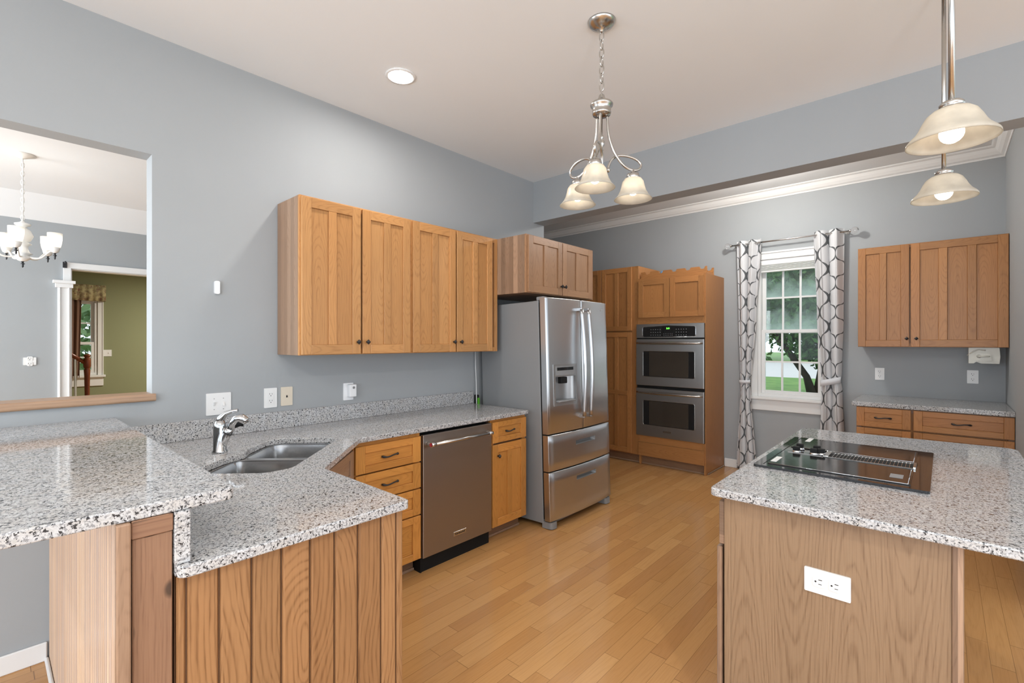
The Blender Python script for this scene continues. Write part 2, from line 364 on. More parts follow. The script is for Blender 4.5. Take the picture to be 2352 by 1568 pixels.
# ---------------------------------------------------------------- mesh builder
class MB:
    def __init__(s): s.v = []; s.f = []; s.uv = []; s.mi = []; s.sm = []
    def face(s, pts, uv=None, mi=0, sm=False):
        i = len(s.v); s.v += [tuple(p) for p in pts]; s.f.append(tuple(range(i, i+len(pts))))
        s.uv.append(uv or [(0, 0)]*len(pts)); s.mi.append(mi); s.sm.append(sm)
    def box(s, x0, x1, y0, y1, z0, z1, g='z', mi=0, k=None):
        if x0 > x1: x0, x1 = x1, x0
        if y0 > y1: y0, y1 = y1, y0
        if z0 > z1: z0, z1 = z1, z0
        k = random.randrange(1, 400) if k is None else k
        uo = random.random()*4
        ga = 'xyz'.index(g); cen = ((x0+x1)/2, (y0+y1)/2, (z0+z1)/2)
        P = [(x, y, z) for x in (x0, x1) for y in (y0, y1) for z in (z0, z1)]
        i = len(s.v); s.v += P
        for idx, ax in (((0, 1, 3, 2), 0), ((4, 6, 7, 5), 0), ((0, 4, 5, 1), 1), ((2, 3, 7, 6), 1), ((0, 2, 6, 4), 2), ((1, 5, 7, 3), 2)):
            s.f.append(tuple(i+a for a in idx))
            inp = [a for a in range(3) if a != ax]
            if ga in inp:
                a = ga; b = [q for q in inp if q != ga][0]; sc_ = 1.0
            else: a, b = inp; sc_ = 0.25
            s.uv.append([(P[q][a]*sc_+uo, P[q][b]-cen[b]+10*k) for q in idx]); s.mi.append(mi); s.sm.append(False)
        return s
    def prism(s, poly, ax, a0, a1, g='z', mi=0, sm=False):
        "poly: 2D points in the two other axes (order xyz), extruded along ax"
        k = random.randrange(1, 400); uo = random.random()*4
        def P(p, a):
            q = list(p); q.insert('xyz'.index(ax), a); return tuple(q)
        ga = 'xyz'.index(g)
        def UV(pts):
            e1 = Vector(pts[1])-Vector(pts[0]); e2 = Vector(pts[2])-Vector(pts[0]); n = e1.cross(e2)
            nx = max(range(3), key=lambda i: abs(n[i])); inp = [i for i in range(3) if i != nx]
            a = ga if ga in inp else inp[0]; b = [i for i in inp if i != a][0]
            return [(q[a]+uo, q[b]*0.5+10*k) for q in pts]
        A = [P(p, a0) for p in poly]; B = [P(p, a1) for p in poly]
        n = len(poly)
        s.face(A[::-1], UV(A[::-1]), mi); s.face(B, UV(B), mi)
        for i in range(n):
            q = [A[i], A[(i+1) % n], B[(i+1) % n], B[i]]; s.face(q, UV(q), mi, sm)
        return s
    def lathe(s, prof, c=(0, 0, 0), n=24, ax='z', mi=0, close=False):
        "prof: (r, h) pairs; axis through c"
        rings = []
        for r, h in prof:
            ring = []
            for i in range(n):
                a = 2*PI*i/n; q = (r*math.cos(a), r*math.sin(a), h)
                if ax == 'y': q = (q[0], q[2], q[1])
                if ax == 'x': q = (q[2], q[0], q[1])
                ring.append(len(s.v)); s.v.append((c[0]+q[0], c[1]+q[1], c[2]+q[2]))
            rings.append(ring)
        segs = list(zip(rings, rings[1:]))
        if close: segs.append((rings[-1], rings[0]))
        for a, b in segs:
            for i in range(n):
                j = (i+1) % n
                s.f.append((a[i], a[j], b[j], b[i])); s.uv.append([(0, 0)]*4); s.mi.append(mi); s.sm.append(True)
        if not close:
            for ring in (rings[0][::-1], rings[-1]):
                s.f.append(tuple(ring)); s.uv.append([(0, 0)]*n); s.mi.append(mi); s.sm.append(False)
        return s
    def tube(s, pts, r, n=10, mi=0, closed=False):
        pts = [Vector(p) for p in pts]; m_ = len(pts)
        rs = r if isinstance(r, (list, tuple)) else [r]*m_
        up = None; rings = []
        for i, p in enumerate(pts):
            t = (pts[(i+1) % m_]-pts[i-1]) if closed else (pts[min(i+1, m_-1)]-pts[max(i-1, 0)])
            t.normalize()
            if up is None:
                up = Vector((0, 0, 1)) if abs(t.z) < 0.9 else Vector((1, 0, 0))
            a = t.cross(up)
            if a.length < 1e-4: a = t.cross(Vector((0, 1, 0.2)))
            a.normalize(); b = a.cross(t); up = b
            ring = []
            for q in range(n):
                an = 2*PI*q/n; ring.append(len(s.v)); s.v.append(tuple(p+(a*math.cos(an)+b*math.sin(an))*rs[i]))
            rings.append(ring)
        prs = list(zip(rings, rings[1:]))
        if closed: prs.append((rings[-1], rings[0]))
        for A, B in prs:
            for q in range(n):
                j = (q+1) % n; s.f.append((A[q], B[q], B[j], A[j])); s.uv.append([(0, 0)]*4); s.mi.append(mi); s.sm.append(True)
        if not closed:
            s.f.append(tuple(rings[0])); s.f.append(tuple(rings[-1][::-1]))
            for _ in (0, 1): s.uv.append([(0, 0)]*n); s.mi.append(mi); s.sm.append(False)
        return s
    def sphere(s, c, r, n=16, mi=0, sc3=(1, 1, 1)):
        m_ = n//2; pr = [(max(math.sin(PI*i/m_), 0.001)*r, -math.cos(PI*i/m_)*r) for i in range(m_+1)]
        i0 = len(s.v); s.lathe(pr, (0, 0, 0), n, 'z', mi)
        for i in range(i0, len(s.v)):
            v = s.v[i]; s.v[i] = (c[0]+v[0]*sc3[0], c[1]+v[1]*sc3[1], c[2]+v[2]*sc3[2])
        return s
    def grid(s, rows, uvs=None, mi=0, sm=True, skip=None):
        i0 = len(s.v); nr = len(rows); nc = len(rows[0])
        for r in rows: s.v += [tuple(p) for p in r]
        for i in range(nr-1):
            for j in range(nc-1):
                if skip and skip(i, j): continue
                idx = (i*nc+j, i*nc+j+1, (i+1)*nc+j+1, (i+1)*nc+j)
                s.f.append(tuple(i0+q for q in idx))
                s.uv.append([uvs[q//nc][q % nc] for q in idx] if uvs else [(0, 0)]*4); s.mi.append(mi); s.sm.append(sm)
        return s
    def xform(s, mat):
        s.v = [tuple(mat @ Vector(p)) for p in s.v]; return s
    def build(s, name, mats, parent=None, bevel=0.0, seg=1, origin=None):
        me = bpy.data.meshes.new(name)
        o_ = origin or (0, 0, 0)
        me.from_pydata([(a-o_[0], b-o_[1], c-o_[2]) for a, b, c in s.v], [], s.f)
        uvl = me.uv_layers.new(name='UVMap'); li = 0
        flat = []
        for u in s.uv:
            for a in u: flat += [a[0], a[1]]
        uvl.data.foreach_set('uv', flat)
        me.polygons.foreach_set('material_index', s.mi)
        me.polygons.foreach_set('use_smooth', s.sm)
        for mt in (mats if isinstance(mats, (list, tuple)) else [mats]):
            me.materials.append(M[mt] if isinstance(mt, str) else mt)
        me.update()
        ob = bpy.data.objects.new(name, me); C.objects.link(ob)
        if origin: ob.location = origin
        if parent: ob.parent = parent
        bm = bmesh.new(); bm.from_mesh(me)
        bmesh.ops.recalc_face_normals(bm, faces=bm.faces[:]) if name != 'foliage' else None
        bm.to_mesh(me); bm.free()
        if bevel:
            b = ob.modifiers.new('bevel', 'BEVEL'); b.width = bevel; b.segments = seg; b.limit_method = 'ANGLE'; b.angle_limit = math.radians(40)
        return ob

def thing(name, label, cat, loc, rz=0.0, group=None, rx=0.0):
    o = bpy.data.objects.new(name, None); C.objects.link(o); o.empty_display_size = 0.1
    o.location = loc; o.rotation_euler = (rx, 0, rz)
    o['label'] = label; o['category'] = cat
    if group: o['group'] = group
    return o
def tag(o, label, cat, group=None):
    o['label'] = label; o['category'] = cat
    if group: o['group'] = group
    return o
def struct(name, mb, mats, **k):
    o = mb.build(name, mats, **k); o['kind'] = 'structure'; return o
def slab(name, outline, holes, z0, z1, mats, parent=None, bevel=0.004, origin=None):
    "flat plate from 2D outline with holes and eased edges"
    cu = bpy.data.curves.new('tmp', 'CURVE'); cu.dimensions = '2D'; cu.fill_mode = 'BOTH'
    for poly in [outline]+holes:
        sp = cu.splines.new('POLY'); sp.points.add(len(poly)-1)
        for i, p in enumerate(poly): sp.points[i].co = (p[0], p[1], 0, 1)
        sp.use_cyclic_u = True
    cu.extrude = (z1-z0)/2-bevel; cu.bevel_depth = bevel; cu.offset = -bevel; cu.bevel_resolution = 2
    to = bpy.data.objects.new('tmp', cu); C.objects.link(to)
    dg = bpy.context.evaluated_depsgraph_get(); dg.update()
    me = bpy.data.meshes.new_from_object(to.evaluated_get(dg))
    bpy.data.objects.remove(to)
    me.name = name; me.materials.clear()
    for mt in mats: me.materials.append(M[mt])
    bm = bmesh.new(); bm.from_mesh(me); bmesh.ops.remove_doubles(bm, verts=bm.verts[:], dist=0.00005)
    bmesh.ops.recalc_face_normals(bm, faces=bm.faces[:]); bm.to_mesh(me); bm.free()
    o_ = origin or (0, 0, 0)
    for v in me.vertices: v.co = (v.co.x-o_[0], v.co.y-o_[1], v.co.z+(z0+z1)/2-o_[2])
    for pl in me.polygons: pl.use_smooth = False; pl.material_index = 0
    ob = bpy.data.objects.new(name, me); C.objects.link(ob)
    if origin: ob.location = origin
    if parent: ob.parent = parent
    return ob
def rounded(poly, r, n=6):
    "round the corners of a polygon; r scalar or per-corner list"
    out = []; m_ = len(poly)
    for i in range(m_):
        p = Vector(poly[i]); a = Vector(poly[i-1]); b = Vector(poly[(i+1) % m_])
        rr = r[i] if isinstance(r, (list, tuple)) else r
        if rr <= 0: out.append(tuple(p)); continue
        da = (a-p).normalized(); db = (b-p).normalized()
        ang = da.angle(db); t = rr/math.tan(ang/2)
        t = min(t, (a-p).length*0.49, (b-p).length*0.49)
        for q in range(n+1):
            s_ = q/n; p0 = p+da*t; p2 = p+db*t
            out.append(tuple(p0*(1-s_)**2+p*2*s_*(1-s_)+p2*s_**2))
    return out
def text_mesh(name, body, size, mat, parent, loc, rot=(PI/2, 0, 0), extrude=0.0004, align='CENTER'):
    cu = bpy.data.curves.new('tmp', 'FONT'); cu.body = body; cu.size = size; cu.extrude = extrude; cu.align_x = align; cu.align_y = 'CENTER'
    to = bpy.data.objects.new('tmp', cu); C.objects.link(to)
    dg = bpy.context.evaluated_depsgraph_get(); dg.update()
    me = bpy.data.meshes.new_from_object(to.evaluated_get(dg)); bpy.data.objects.remove(to)
    me.name = name; me.materials.clear(); me.materials.append(M[mat])
    mt = Matrix.Translation(loc) @ Matrix.Rotation(rot[2], 4, 'Z') @ Matrix.Rotation(rot[0], 4, 'X')
    me.transform(mt)
    ob = bpy.data.objects.new(name, me); C.objects.link(ob); ob.parent = parent; return ob
def copy_tree(o, parent=None):
    c = o.copy(); C.objects.link(c)
    if parent: c.parent = parent
    for ch in list(o.children): copy_tree(ch, c)
    return c

# ================================================================ SETTING
struct('floor', MB().box(-9.2, 5.0, -4.0, 6.2, -0.06, 0.0, 'y'), 'floor')
struct('ceiling', MB().box(XW, 5.0, -4.0, YB, HC, HC+0.1), 'ceil')
struct('ceiling_nook', MB().box(-5.2, XR+0.15, YB2, 5.95, HN, HN+0.1), 'ceil')
struct('ceiling_dining', MB().box(XD+0.29, XW-0.12, -3.0, 3.836, 2.60, 2.70)
       .prism([(XD-0.001, HD), (XD+0.29, 2.60), (XD+0.29, 2.70), (XD-0.001, 2.70)], 'y', -3.0, 3.836), 'ceil')
struct('ceiling_hall', MB().box(XG-0.1, XD-0.12, -0.9, 3.8, 2.44, 2.54), 'ceil')
# sink wall with the pass-through opening
OY, OZ0, OZ1 = 0.583, 1.160, 2.410
mb = MB()
mb.box(XW-0.12, XW, -4.0, OY, -0.0, OZ0-0.02)
mb.box(XW-0.12, XW, -4.0, OY, OZ1, HC)
mb.box(XW-0.12, XW, -4.0, -1.15, OZ0-0.02, OZ1)
mb.box(XW-0.12, XW, OY, YB2, 0.0, HC)
struct('wall_left', mb, 'wall')
struct('wall_header', MB().box(XW, 5.0, YB, YB2, HB, HN+0.1), 'wall')
WX0, WX1, WZ0, WZ1 = -1.535, -0.905, 0.84, 2.345     # kitchen window opening
mb = MB()
mb.box(-5.2, WX0, YK, YK+0.14, 0, HN); mb.box(WX1, XR+0.15, YK, YK+0.14, 0, HN)
mb.box(WX0, WX1, YK, YK+0.14, 0, WZ0); mb.box(WX0, WX1, YK, YK+0.14, WZ1, HN)
struct('wall_back', mb, 'wall')
struct('wall_right', MB().box(XR, XR+0.12, YB2, YK, 0, HN), 'wall')
struct('wall_nook', MB().box(-5.32, -5.2, YB2, YK+0.14, 0, HN), 'wall')
struct('wall_hidden', MB().box(-5.2, XW-0.12, YB2+0.001-0.12, YB2, 0, HN), 'wall')
struct('trim_1', MB().prism(rounded([(XW-0.135, OZ0-0.02), (XW+0.028, OZ0-0.02), (XW+0.028, OZ0+0.018), (XW-0.135, OZ0+0.018)], [0, .012, .012, 0]),
       'y', -1.2, OY+0.012, 'y'), 'sill')
# crown moulding of the nook: profile swept along back and right wall
prof = [(0, 0), (0.006, 0), (0.012, 0.012), (0.03, 0.022), (0.05, 0.045), (0.066, 0.072), (0.082, 0.078), (0.09, 0.084), (0.09, 0.09), (0, 0.09)]
mb = MB(); z0 = HN-0.09
ringA = [(-5.2, YK-a, z0+b) for a, b in prof]; ringB = [(XR-a, YK-a, z0+b) for a, b in prof]; ringC = [(XR-a, YB2, z0+b) for a, b in prof]
for A, B in ((ringA, ringB), (ringB, ringC)):
    for i in range(len(prof)-1): mb.face([A[i], B[i], B[i+1], A[i+1]])
struct('trim_2', mb, 'trim')
# baseboards
def baseboard(name, boxes):
    b = MB()
    for q in boxes: b.box(*q)
    struct(name, b, 'trim', bevel=0.004)
baseboard('baseboard_left', [(XW, XW+0.014, -4.0, 0.195, 0, 0.085)])
baseboard('baseboard_back', [(-1.89, -0.56, YK-0.014, YK, 0, 0.095)])
# dining room shell
mb = MB()
DY0, DY1, DZ = 0.503, 1.75, 2.068
mb.box(XD-0.12, XD, -3.0, DY0, 0, 2.6); mb.box(XD-0.12, XD, DY1, 3.836, 0, 2.6); mb.box(XD-0.12, XD, DY0, DY1, DZ, 2.6)
struct('wall_dining', mb, 'wall')
struct('wall_dining_end', MB().box(XD, XW-0.12, 3.60, 3.71, 0, 2.6), 'wall')
mb = MB()
mb.box(XD, XD+0.018, DY0-0.085, DY0, 0, 1.90); mb.box(XD+0.018, XD+0.028, DY0-0.078, DY0-0.068, 0, 1.90); mb.box(XD+0.018, XD+0.028, DY0-0.02, DY0-0.01, 0, 1.90)
mb.box(XD, XD+0.03, DY0-0.1, DY0+0.012, 1.90, 1.935); mb.box(XD, XD+0.05, DY0-0.115, DY0+0.025, 1.935, 1.96)
mb.box(XD, XD+0.016, DY0-0.05, DY1+0.09, DZ, DZ+0.05); mb.box(XD, XD+0.016, DY0-0.05, DY0, 1.96, DZ)
mb.box(XD, XD+0.018, DY1, DY1+0.085, 0, DZ)
mb.box(XD-0.12, XD, DY0, DY0+0.006, 0, DZ); mb.box(XD-0.12, XD, DY0, DY1, DZ-0.006, DZ); mb.box(XD-0.12, XD, DY1-0.006, DY1, 0, DZ)
struct('trim_3', mb, 'trim', bevel=0.002)
# olive room beyond
GY0, GY1, GZ0, GZ1 = 0.80, 1.05, 0.99, 2.02
mb = MB()
mb.box(XG-0.12, XG, -0.9, GY0, 0, 2.44); mb.box(XG-0.12, XG, GY1, 3.8, 0, 2.44)
mb.box(XG-0.12, XG, GY0, GY1, 0, GZ0); mb.box(XG-0.12, XG, GY0, GY1, GZ1, 2.44)
struct('wall_olive', mb, 'green')
struct('wall_olive_side', MB().box(XG, XD-0.12, 3.7, 3.8, 0, 2.44), 'green')
struct('wall_olive_near', MB().box(XG, XD-0.12, -0.9, -0.8, 0, 2.44), 'green')

# windows
def window(name, x0, x1, z0, z1, depth, cols, rows, upper, lower, case, loc, rz, zmid, stool=True):
    "local: wall plane y=0, room on -y"
    root = MB()
    root.box(x0, x0+0.03, 0.0, depth, z0, z1).box(x1-0.03, x1, 0.0, depth, z0, z1)
    root.box(x0+0.03, x1-0.03, 0.0, depth, z1-0.03, z1).box(x0+0.03, x1-0.03, 0.0, depth, z0, z0+0.035)
    ro = struct(name, root, 'trim', bevel=0.002); ro.location = loc; ro.rotation_euler = (0, 0, rz)
    c = MB()
    c.box(x0-case, x0, -0.018, 0, z0, z1+0.085); c.box(x1, x1+case, -0.018, 0, z0, z1+0.085)
    c.box(x0, x1, -0.018, 0, z1, z1+0.085); c.box(x0-case, x0-case+0.014, -0.026, -0.018, z0, z1+0.085); c.box(x1+case-0.014, x1+case, -0.026, -0.018, z0, z1+0.085)
    c.box(x0-case, x1+case, -0.028, -0.018, z1+0.065, z1+0.085)
    c.build('casing', 'trim', ro, 0.002)
    if stool:
        MB().box(x0-case-0.02, x1+case+0.02, -0.05, 0.0, z0-0.03, z0).build('stool', 'trim', ro, 0.005, 2)
        MB().box(x0-case, x1+case, -0.018, 0, z0-0.15, z0-0.03).build('apron', 'trim', ro, 0.004)
    X0, X1 = x0+0.03, x1-0.03
    def sash(nm, za, zb, ya, gm):
        s_ = MB(); t = 0.035
        s_.box(X0, X0+t, ya, ya+0.03, za, zb).box(X1-t, X1, ya, ya+0.03, za, zb)
        s_.box(X0+t, X1-t, ya, ya+0.03, za, za+t).box(X0+t, X1-t, ya, ya+0.03, zb-t, zb)
        so = s_.build(nm, 'trim', ro, 0.002)
        mu = MB(); gw = X1-X0-2*t; gh = zb-za-2*t
        for i in range(1, cols):
            xx = X0+t+gw*i/cols; mu.box(xx-0.009, xx+0.009, ya+0.006, ya+0.024, za+t, zb-t)
        for j in range(1, rows):
            zz = za+t+gh*j/rows; mu.box(X0+t, X1-t, ya+0.0075, ya+0.0225, zz-0.009, zz+0.009)
        mu.build('muntin', 'trim', so)
        MB().box(X0+t, X1-t, ya+0.013, ya+0.017, za+t, zb-t).build('pane', gm, so)
        return so
    sash('upper_sash', zmid-0.02, z1-0.03, depth-0.06, upper)
    lo = sash('lower_sash', z0+0.035, zmid+0.02, depth-0.10, lower)
    return ro
window('window_1', WX0, WX1, WZ0, WZ1, 0.13, 3, 2, 'fogglass', 'glass', 0.065, (0, YK, 0), 0, 1.555)
window('window_2', -GY1, -GY0, GZ0, GZ1, 0.11, 1, 2, 'glass', 'glass', 0.06, (XG, 0, 0), -PI/2, 1.42)
bpy.data.objects['window_2'].rotation_euler = (0, 0, PI/2)
# rot +90: local x -> world y, local -y -> world +x
for ch in (bpy.data.objects['window_2'],):
    ch.location = (XG, GY0+GY1, 0)

# ---- raised blind at the head of the kitchen window
t = thing('window_blind', 'white slatted blind pulled up to the top of the window between the trellis curtains', 'blind', ((WX0+WX1)/2, YK+0.005, 2.25))
hw = (WX1-WX0)/2-0.035
MB().box(-hw, hw, -0.02, 0.02, 0.035, 0.065).build('head_rail', 'white', t, 0.003)
b = MB()
for i in range(7): b.box(-hw, hw, -0.022, 0.022, -0.028+i*0.009, -0.024+i*0.009)
b.build('slat_stack', 'white', t)
MB().box(-hw, hw, -0.022, 0.022, -0.045, -0.03).build('bottom_rail', 'white', t, 0.003)

# ---- knee wall of the breakfast bar
kw = MB()
kw.box(XW, -1.40, 0.225, 0.303, 0.0, 0.985)
ko = struct('wall_knee', kw, 'pine')
MB().box(-1.40, -1.362, 0.226, 0.302, 0.0, 0.997, 'z').build('stud', 'pine', ko, 0.002)
MB().box(XW, -1.358, 0.224, 0.303, 0.9975, 1.0395, 'x').build('top_plate', 'pine', ko, 0.002)
b = MB(); npl = 40
b.box(XW, -1.372, 0.205, 0.2245, 0.0, 1.0395, 'z')
bo = b.build('beadboard', 'bead', ko)
# bead profile: thin vertical battens with rounded noses on the panel face
b = MB(); x = XW+0.0
while x < -1.40:
    b.prism([(x+0.004, 0.205), (x+0.008, 0.2015), (x+0.024, 0.2005), (x+0.028, 0.205)], 'z', 0.0, 1.039, 'z'); x += 0.032
b.build('bead_ribs', 'bead', bo)
MB().box(-1.3718, -1.35, 0.196, 0.2225, 0.0, 1.0395, 'z').build('corner_strip', 'oak_side', ko, 0.004, 2)
MB().box(XW+0.015, -1.36, 0.185, 0.1995, 0.0, 0.02, 'x').build('shoe_moulding', 'trim', ko, 0.006, 2)

# ================================================================ CABINET PARTS
def door(parent, x0, x1, z0, z1, mat, npan=2, stile=0.057, rail=0.057, mull=0.05, th=0.02, yb=0.0, rec=0.009, midrail=None, name='door', hmull=False):
    b = MB(); yf = yb-th
    b.box(x0, x0+stile, yf, yb, z0, z1, 'z').box(x1-stile, x1, yf, yb, z0, z1, 'z')
    b.box(x0+stile, x1-stile, yf, yb, z0, z0+rail, 'x').box(x0+stile, x1-stile, yf, yb, z1-rail, z1, 'x')
    iz = [(z0+rail, z1-rail)]
    if midrail: iz = [(z0+rail, midrail-rail*0.45), (midrail+rail*0.45, z1-rail)]; b.box(x0+stile, x1-stile, yf, yb, iz[0][1], iz[1][0], 'x')
    W = x1-x0-2*stile; pw = (W-mull*(npan-1))/npan
    for za, zb in iz:
        for i in range(npan):
            xa = x0+stile+i*(pw+mull)
            b.box(xa, xa+pw, yf+rec, yb-0.002, za, zb, 'x' if hmull else 'z')
            if i < npan-1: b.box(xa+pw, xa+pw+mull, yf, yb, za, zb, 'z')
    return b.build(name, mat, parent, 0.0018)
def knob(parent, x, z, y):
    b = MB()
    b.lathe([(0.007, 0), (0.005, -0.012), (0.008, -0.016)], (x, y, z), 10, 'y')
    r = 0.0155
    sq = [(x+r*math.cos(a), z+r*math.sin(a)) for a in (0, PI/2, PI, 3*PI/2)]
    A = [(p[0], y-0.016, p[1]) for p in sq]; B = [(x+(p[0]-x)*1.0, y-0.022, z+(p[1]-z)*1.0) for p in sq]
    for i in range(4):
        j = (i+1) % 4; b.face([A[i], A[j], B[j], B[i]]); b.face([B[i], B[j], (x, y-0.032, z)])
    b.face(A[::-1])
    return b.build('knob', 'black', parent)
def pull(parent, x, z, y, L=0.105):
    pts = []; rs = []
    for i in range(17):
        s_ = i/16*2-1
        pts.append((x+s_*L/2, y-0.006-0.022*max(0, 1-abs(s_)**4), z+0.004*math.sin(s_*PI)))
        rs.append(0.0045+0.0035*math.exp(-((abs(s_)-0.85)/0.16)**2))
    return MB().tube(pts, rs, 8).build('pull', 'black', parent)
def carcass(parent, W, D, z0, z1, mat_side, mat_face, kick=0.10, frame=True, open_bottom=False):
    b = MB()
    b.box(0, W, 0.019, D, z0+kick, z1, 'z')
    o = b.build('carcass', mat_side, parent, 0.001)
    f = MB(); s_ = 0.035
    f.box(0, s_, 0, 0.0185, z0+kick, z1, 'z').box(W-s_, W, 0, 0.0185, z0+kick, z1, 'z')
    f.box(s_, W-s_, 0, 0.0185, z1-s_, z1, 'x').box(s_, W-s_, 0, 0.0185, z0+kick, z0+kick+s_, 'x')
    f.build('face_frame', mat_face, parent, 0.001)
    if kick:
        MB().box(0, W, 0.07, 0.085, z0, z0+kick-0.001, 'x').build('toe_kick', 'oak_dark', parent)
    return o

# ---- wall cabinets over the sink run (front faces +X: rotate +90)
R90 = PI/2
def upper(name, label, y0, y1, doors, grp):
    W = y1-y0
    t = thing(name, label, 'cabinet', (-2.723, y0, 1.366), R90, grp)
    carcass(t, W, 0.300, 0.0, 0.919, 'oak_side', 'oak', 0.0)
    for (a, b_, kx) in doors:
        d = door(t, a-y0, b_-y0, 0.004, 0.909, 'oak')
        knob(d, kx-y0, 1.443-1.366, -0.02)
    return t
G_UP = 'wall cabinets over the sink counter'
upper('wall_cabinet', 'tall honey oak wall cabinet nearest the pass-through, its brown left side in view', 1.2064, 1.968, [(1.213, 1.584, 1.560), (1.597, 1.957, 1.625)], G_UP)
upper('wall_cabinet', 'tall honey oak wall cabinet meeting the cabinet above the refrigerator, with a filler strip', 1.9685, 2.8335, [(1.982, 2.366, 2.346), (2.380, 2.757, 2.414)], G_UP)
t = thing('wall_cabinet', 'short deep oak wall cabinet directly above the refrigerator', 'cabinet', (-2.412, 2.8345, 1.829), R90)
carcass(t, 0.950, 0.61, 0.0, 0.458, 'oak_side', 'oak_mid', 0.0)
for a, b_, kx in ((0.008, 0.449, 0.428), (0.457, 0.905, 0.478)):
    d = door(t, a, b_, 0.004, 0.449, 'oak_mid'); knob(d, kx, 0.078, -0.02)

# ---- base cabinets of the sink run
XF = -2.4295     # face frame plane
def base_thing(name, label, y0, W, D=0.585, grp=None):
    return thing(name, label, 'cabinet', (XF, y0, 0.0), R90, grp)
G_BASE = 'base cabinets under the sink counter'
t = base_thing('base_cabinet', 'amber oak base cabinet with a stack of four drawers left of the dishwasher', 1.372, 0.456, grp=G_BASE)
carcass(t, 0.4555, 0.585, 0.0, 0.884, 'oak_dark', 'oak_base')
MB().box(0.0, 0.4555, 0.055, 0.0695, 0.0, 0.018, 'x').build('shoe_moulding', 'oak_side', t, 0.005, 2)
for i, (a, b_) in enumerate(((0.703, 0.858), (0.541, 0.695), (0.376, 0.533), (0.100, 0.368))):
    d = door(t, 0.007, 0.451, a, b_, 'oak_base', 1, 0.06, 0.042, name='drawer', hmull=True)
    pull(d, 0.229, (a+b_)/2, -0.0112, 0.11)
t = base_thing('base_cabinet', 'narrow amber oak base cabinet with one drawer over a door beside the refrigerator', 2.452, 0.381, grp=G_BASE)
carcass(t, 0.386, 0.585, 0.0, 0.884, 'oak_dark', 'oak_base')
MB().box(0.0, 0.386, 0.055, 0.0695, 0.0, 0.018, 'x').build('shoe_moulding', 'oak_side', t, 0.005, 2)
d = door(t, 0.008, 0.379, 0.708, 0.862, 'oak_base', 1, 0.06, 0.042, name='drawer', hmull=True); pull(d, 0.193, 0.785, -0.0112, 0.095)
d = door(t, 0.008, 0.379, 0.100, 0.694, 'oak_base'); knob(d, 0.062, 0.613, -0.02)
# diagonal sink base
A_ = Vector((-2.4295, 1.352)); B_ = Vector((-2.0, 0.935))
L_ = (B_-A_).length
t = thing('base_cabinet', 'diagonal corner base cabinet under the sink with a framed false front', 'cabinet', (-2.0, 0.94, 0.0), math.radians(135))
b = MB().box(0.0, L_, 0.02, 0.10, 0.1, 0.69, 'z'); b.build('carcass', 'oak_dark', t)
MB().box(0.0, L_, 0.0, 0.0195, 0.1, 0.86, 'z').build('face_frame', 'oak_side', t, 0.001)
door(t, 0.05, L_-0.03, 0.69, 0.852, 'oak_side', 1, 0.055, 0.04, name='false_front', hmull=True)
door(t, 0.05, L_-0.03, 0.105, 0.68, 'oak_side')
# peninsula cabinet with the V-groove end
t = thing('peninsula_cabinet', 'peninsula base cabinet whose end is clad in vertical V-groove oak boards', 'cabinet', (-1.70, 0.63, 0.0))
MB().box(-0.20, 0.318, -0.32, 0.29, 0.1, 0.882, 'z').build('carcass', 'oak_dark', t)
MB().box(-0.20, 0.318, -0.32, 0.21, 0.0, 0.099, 'x').build('toe_kick', 'oak_dark', t)
ys = [0.311, 0.331, 0.402, 0.479, 0.556, 0.637, 0.712, 0.789, 0.872, 0.930, 0.957]
b = MB()
for a, c_ in zip(ys, ys[1:]):
    a -= 0.63; c_ -= 0.63; gv = 0.0065
    b.prism([(0.319, a), (0.331, a), (0.331, a+0.0015), (0.338, a+gv), (0.338, c_-gv), (0.331, c_-0.0015), (0.331, c_), (0.319, c_)], 'z', 0.0, 0.883, 'z')
for a in ys[1:-1]: b.box(0.3312, 0.3322, a-0.63-0.0014, a-0.63+0.0014, 0.0, 0.883, 'z', mi=1)  # dark strips deepen the groove shade by colour
b.build('end_panel', ['oak_panel', 'groove'], t)

# ================================================================ COUNTERTOPS + SINK
def uvp(u, v):   # diagonal sink frame -> world; u along (-1,1)/sqrt2, v toward the wall corner
    s2 = math.sqrt(0.5); return ((-u-v)*s2, (u-v)*s2)
def uvpoly(pts): return [uvp(*p) for p in pts]
hole = uvpoly(rounded([(1.985, 0.90), (2.06, 0.826), (2.62, 0.822), (2.69, 0.86), (2.688, 1.13), (2.62, 1.182), (2.45, 1.185), (2.345, 1.160), (2.24, 1.20), (2.08, 1.21), (1.985, 1.12)], [.08, .08, .05, .05, .06, .06, .08, .08, .08, .1, .1]))
top_out = [(XW+0.001, 0.3415), (-1.329, 0.3065), (-1.329, 0.962), (-1.928, 0.962), (-2.357, 1.372), (-2.3858, 1.386), (-2.3858, 2.8305), (XW+0.001, 2.8305)]
top_out = [(XW+0.001, 0.306), (-1.331, 0.306), (-1.331, 0.962), (-1.935, 0.962), (-2.3858, 1.390), (-2.3858, 2.8325), (XW+0.001, 2.8325)]
top_out = rounded(top_out, [0, .03, .02, .03, .03, .008, 0], 5)
t = thing('countertop', 'speckled grey granite counter with the corner sink cut into it', 'countertop', (-2.4, 0.9, 0.8847))
og = (-2.4, 0.9, 0.8847)
def loc_slab(name, outl, holes, z0, z1, par, o3, bev=0.004):
    return slab(name, [(p[0]-o3[0], p[1]-o3[1]) for p in outl], [[(p[0]-o3[0], p[1]-o3[1]) for p in h] for h in holes], z0-o3[2], z1-o3[2], ['granite'], par, bev)
loc_slab('worktop', top_out, [hole], 0.8847, 0.914, t, og)
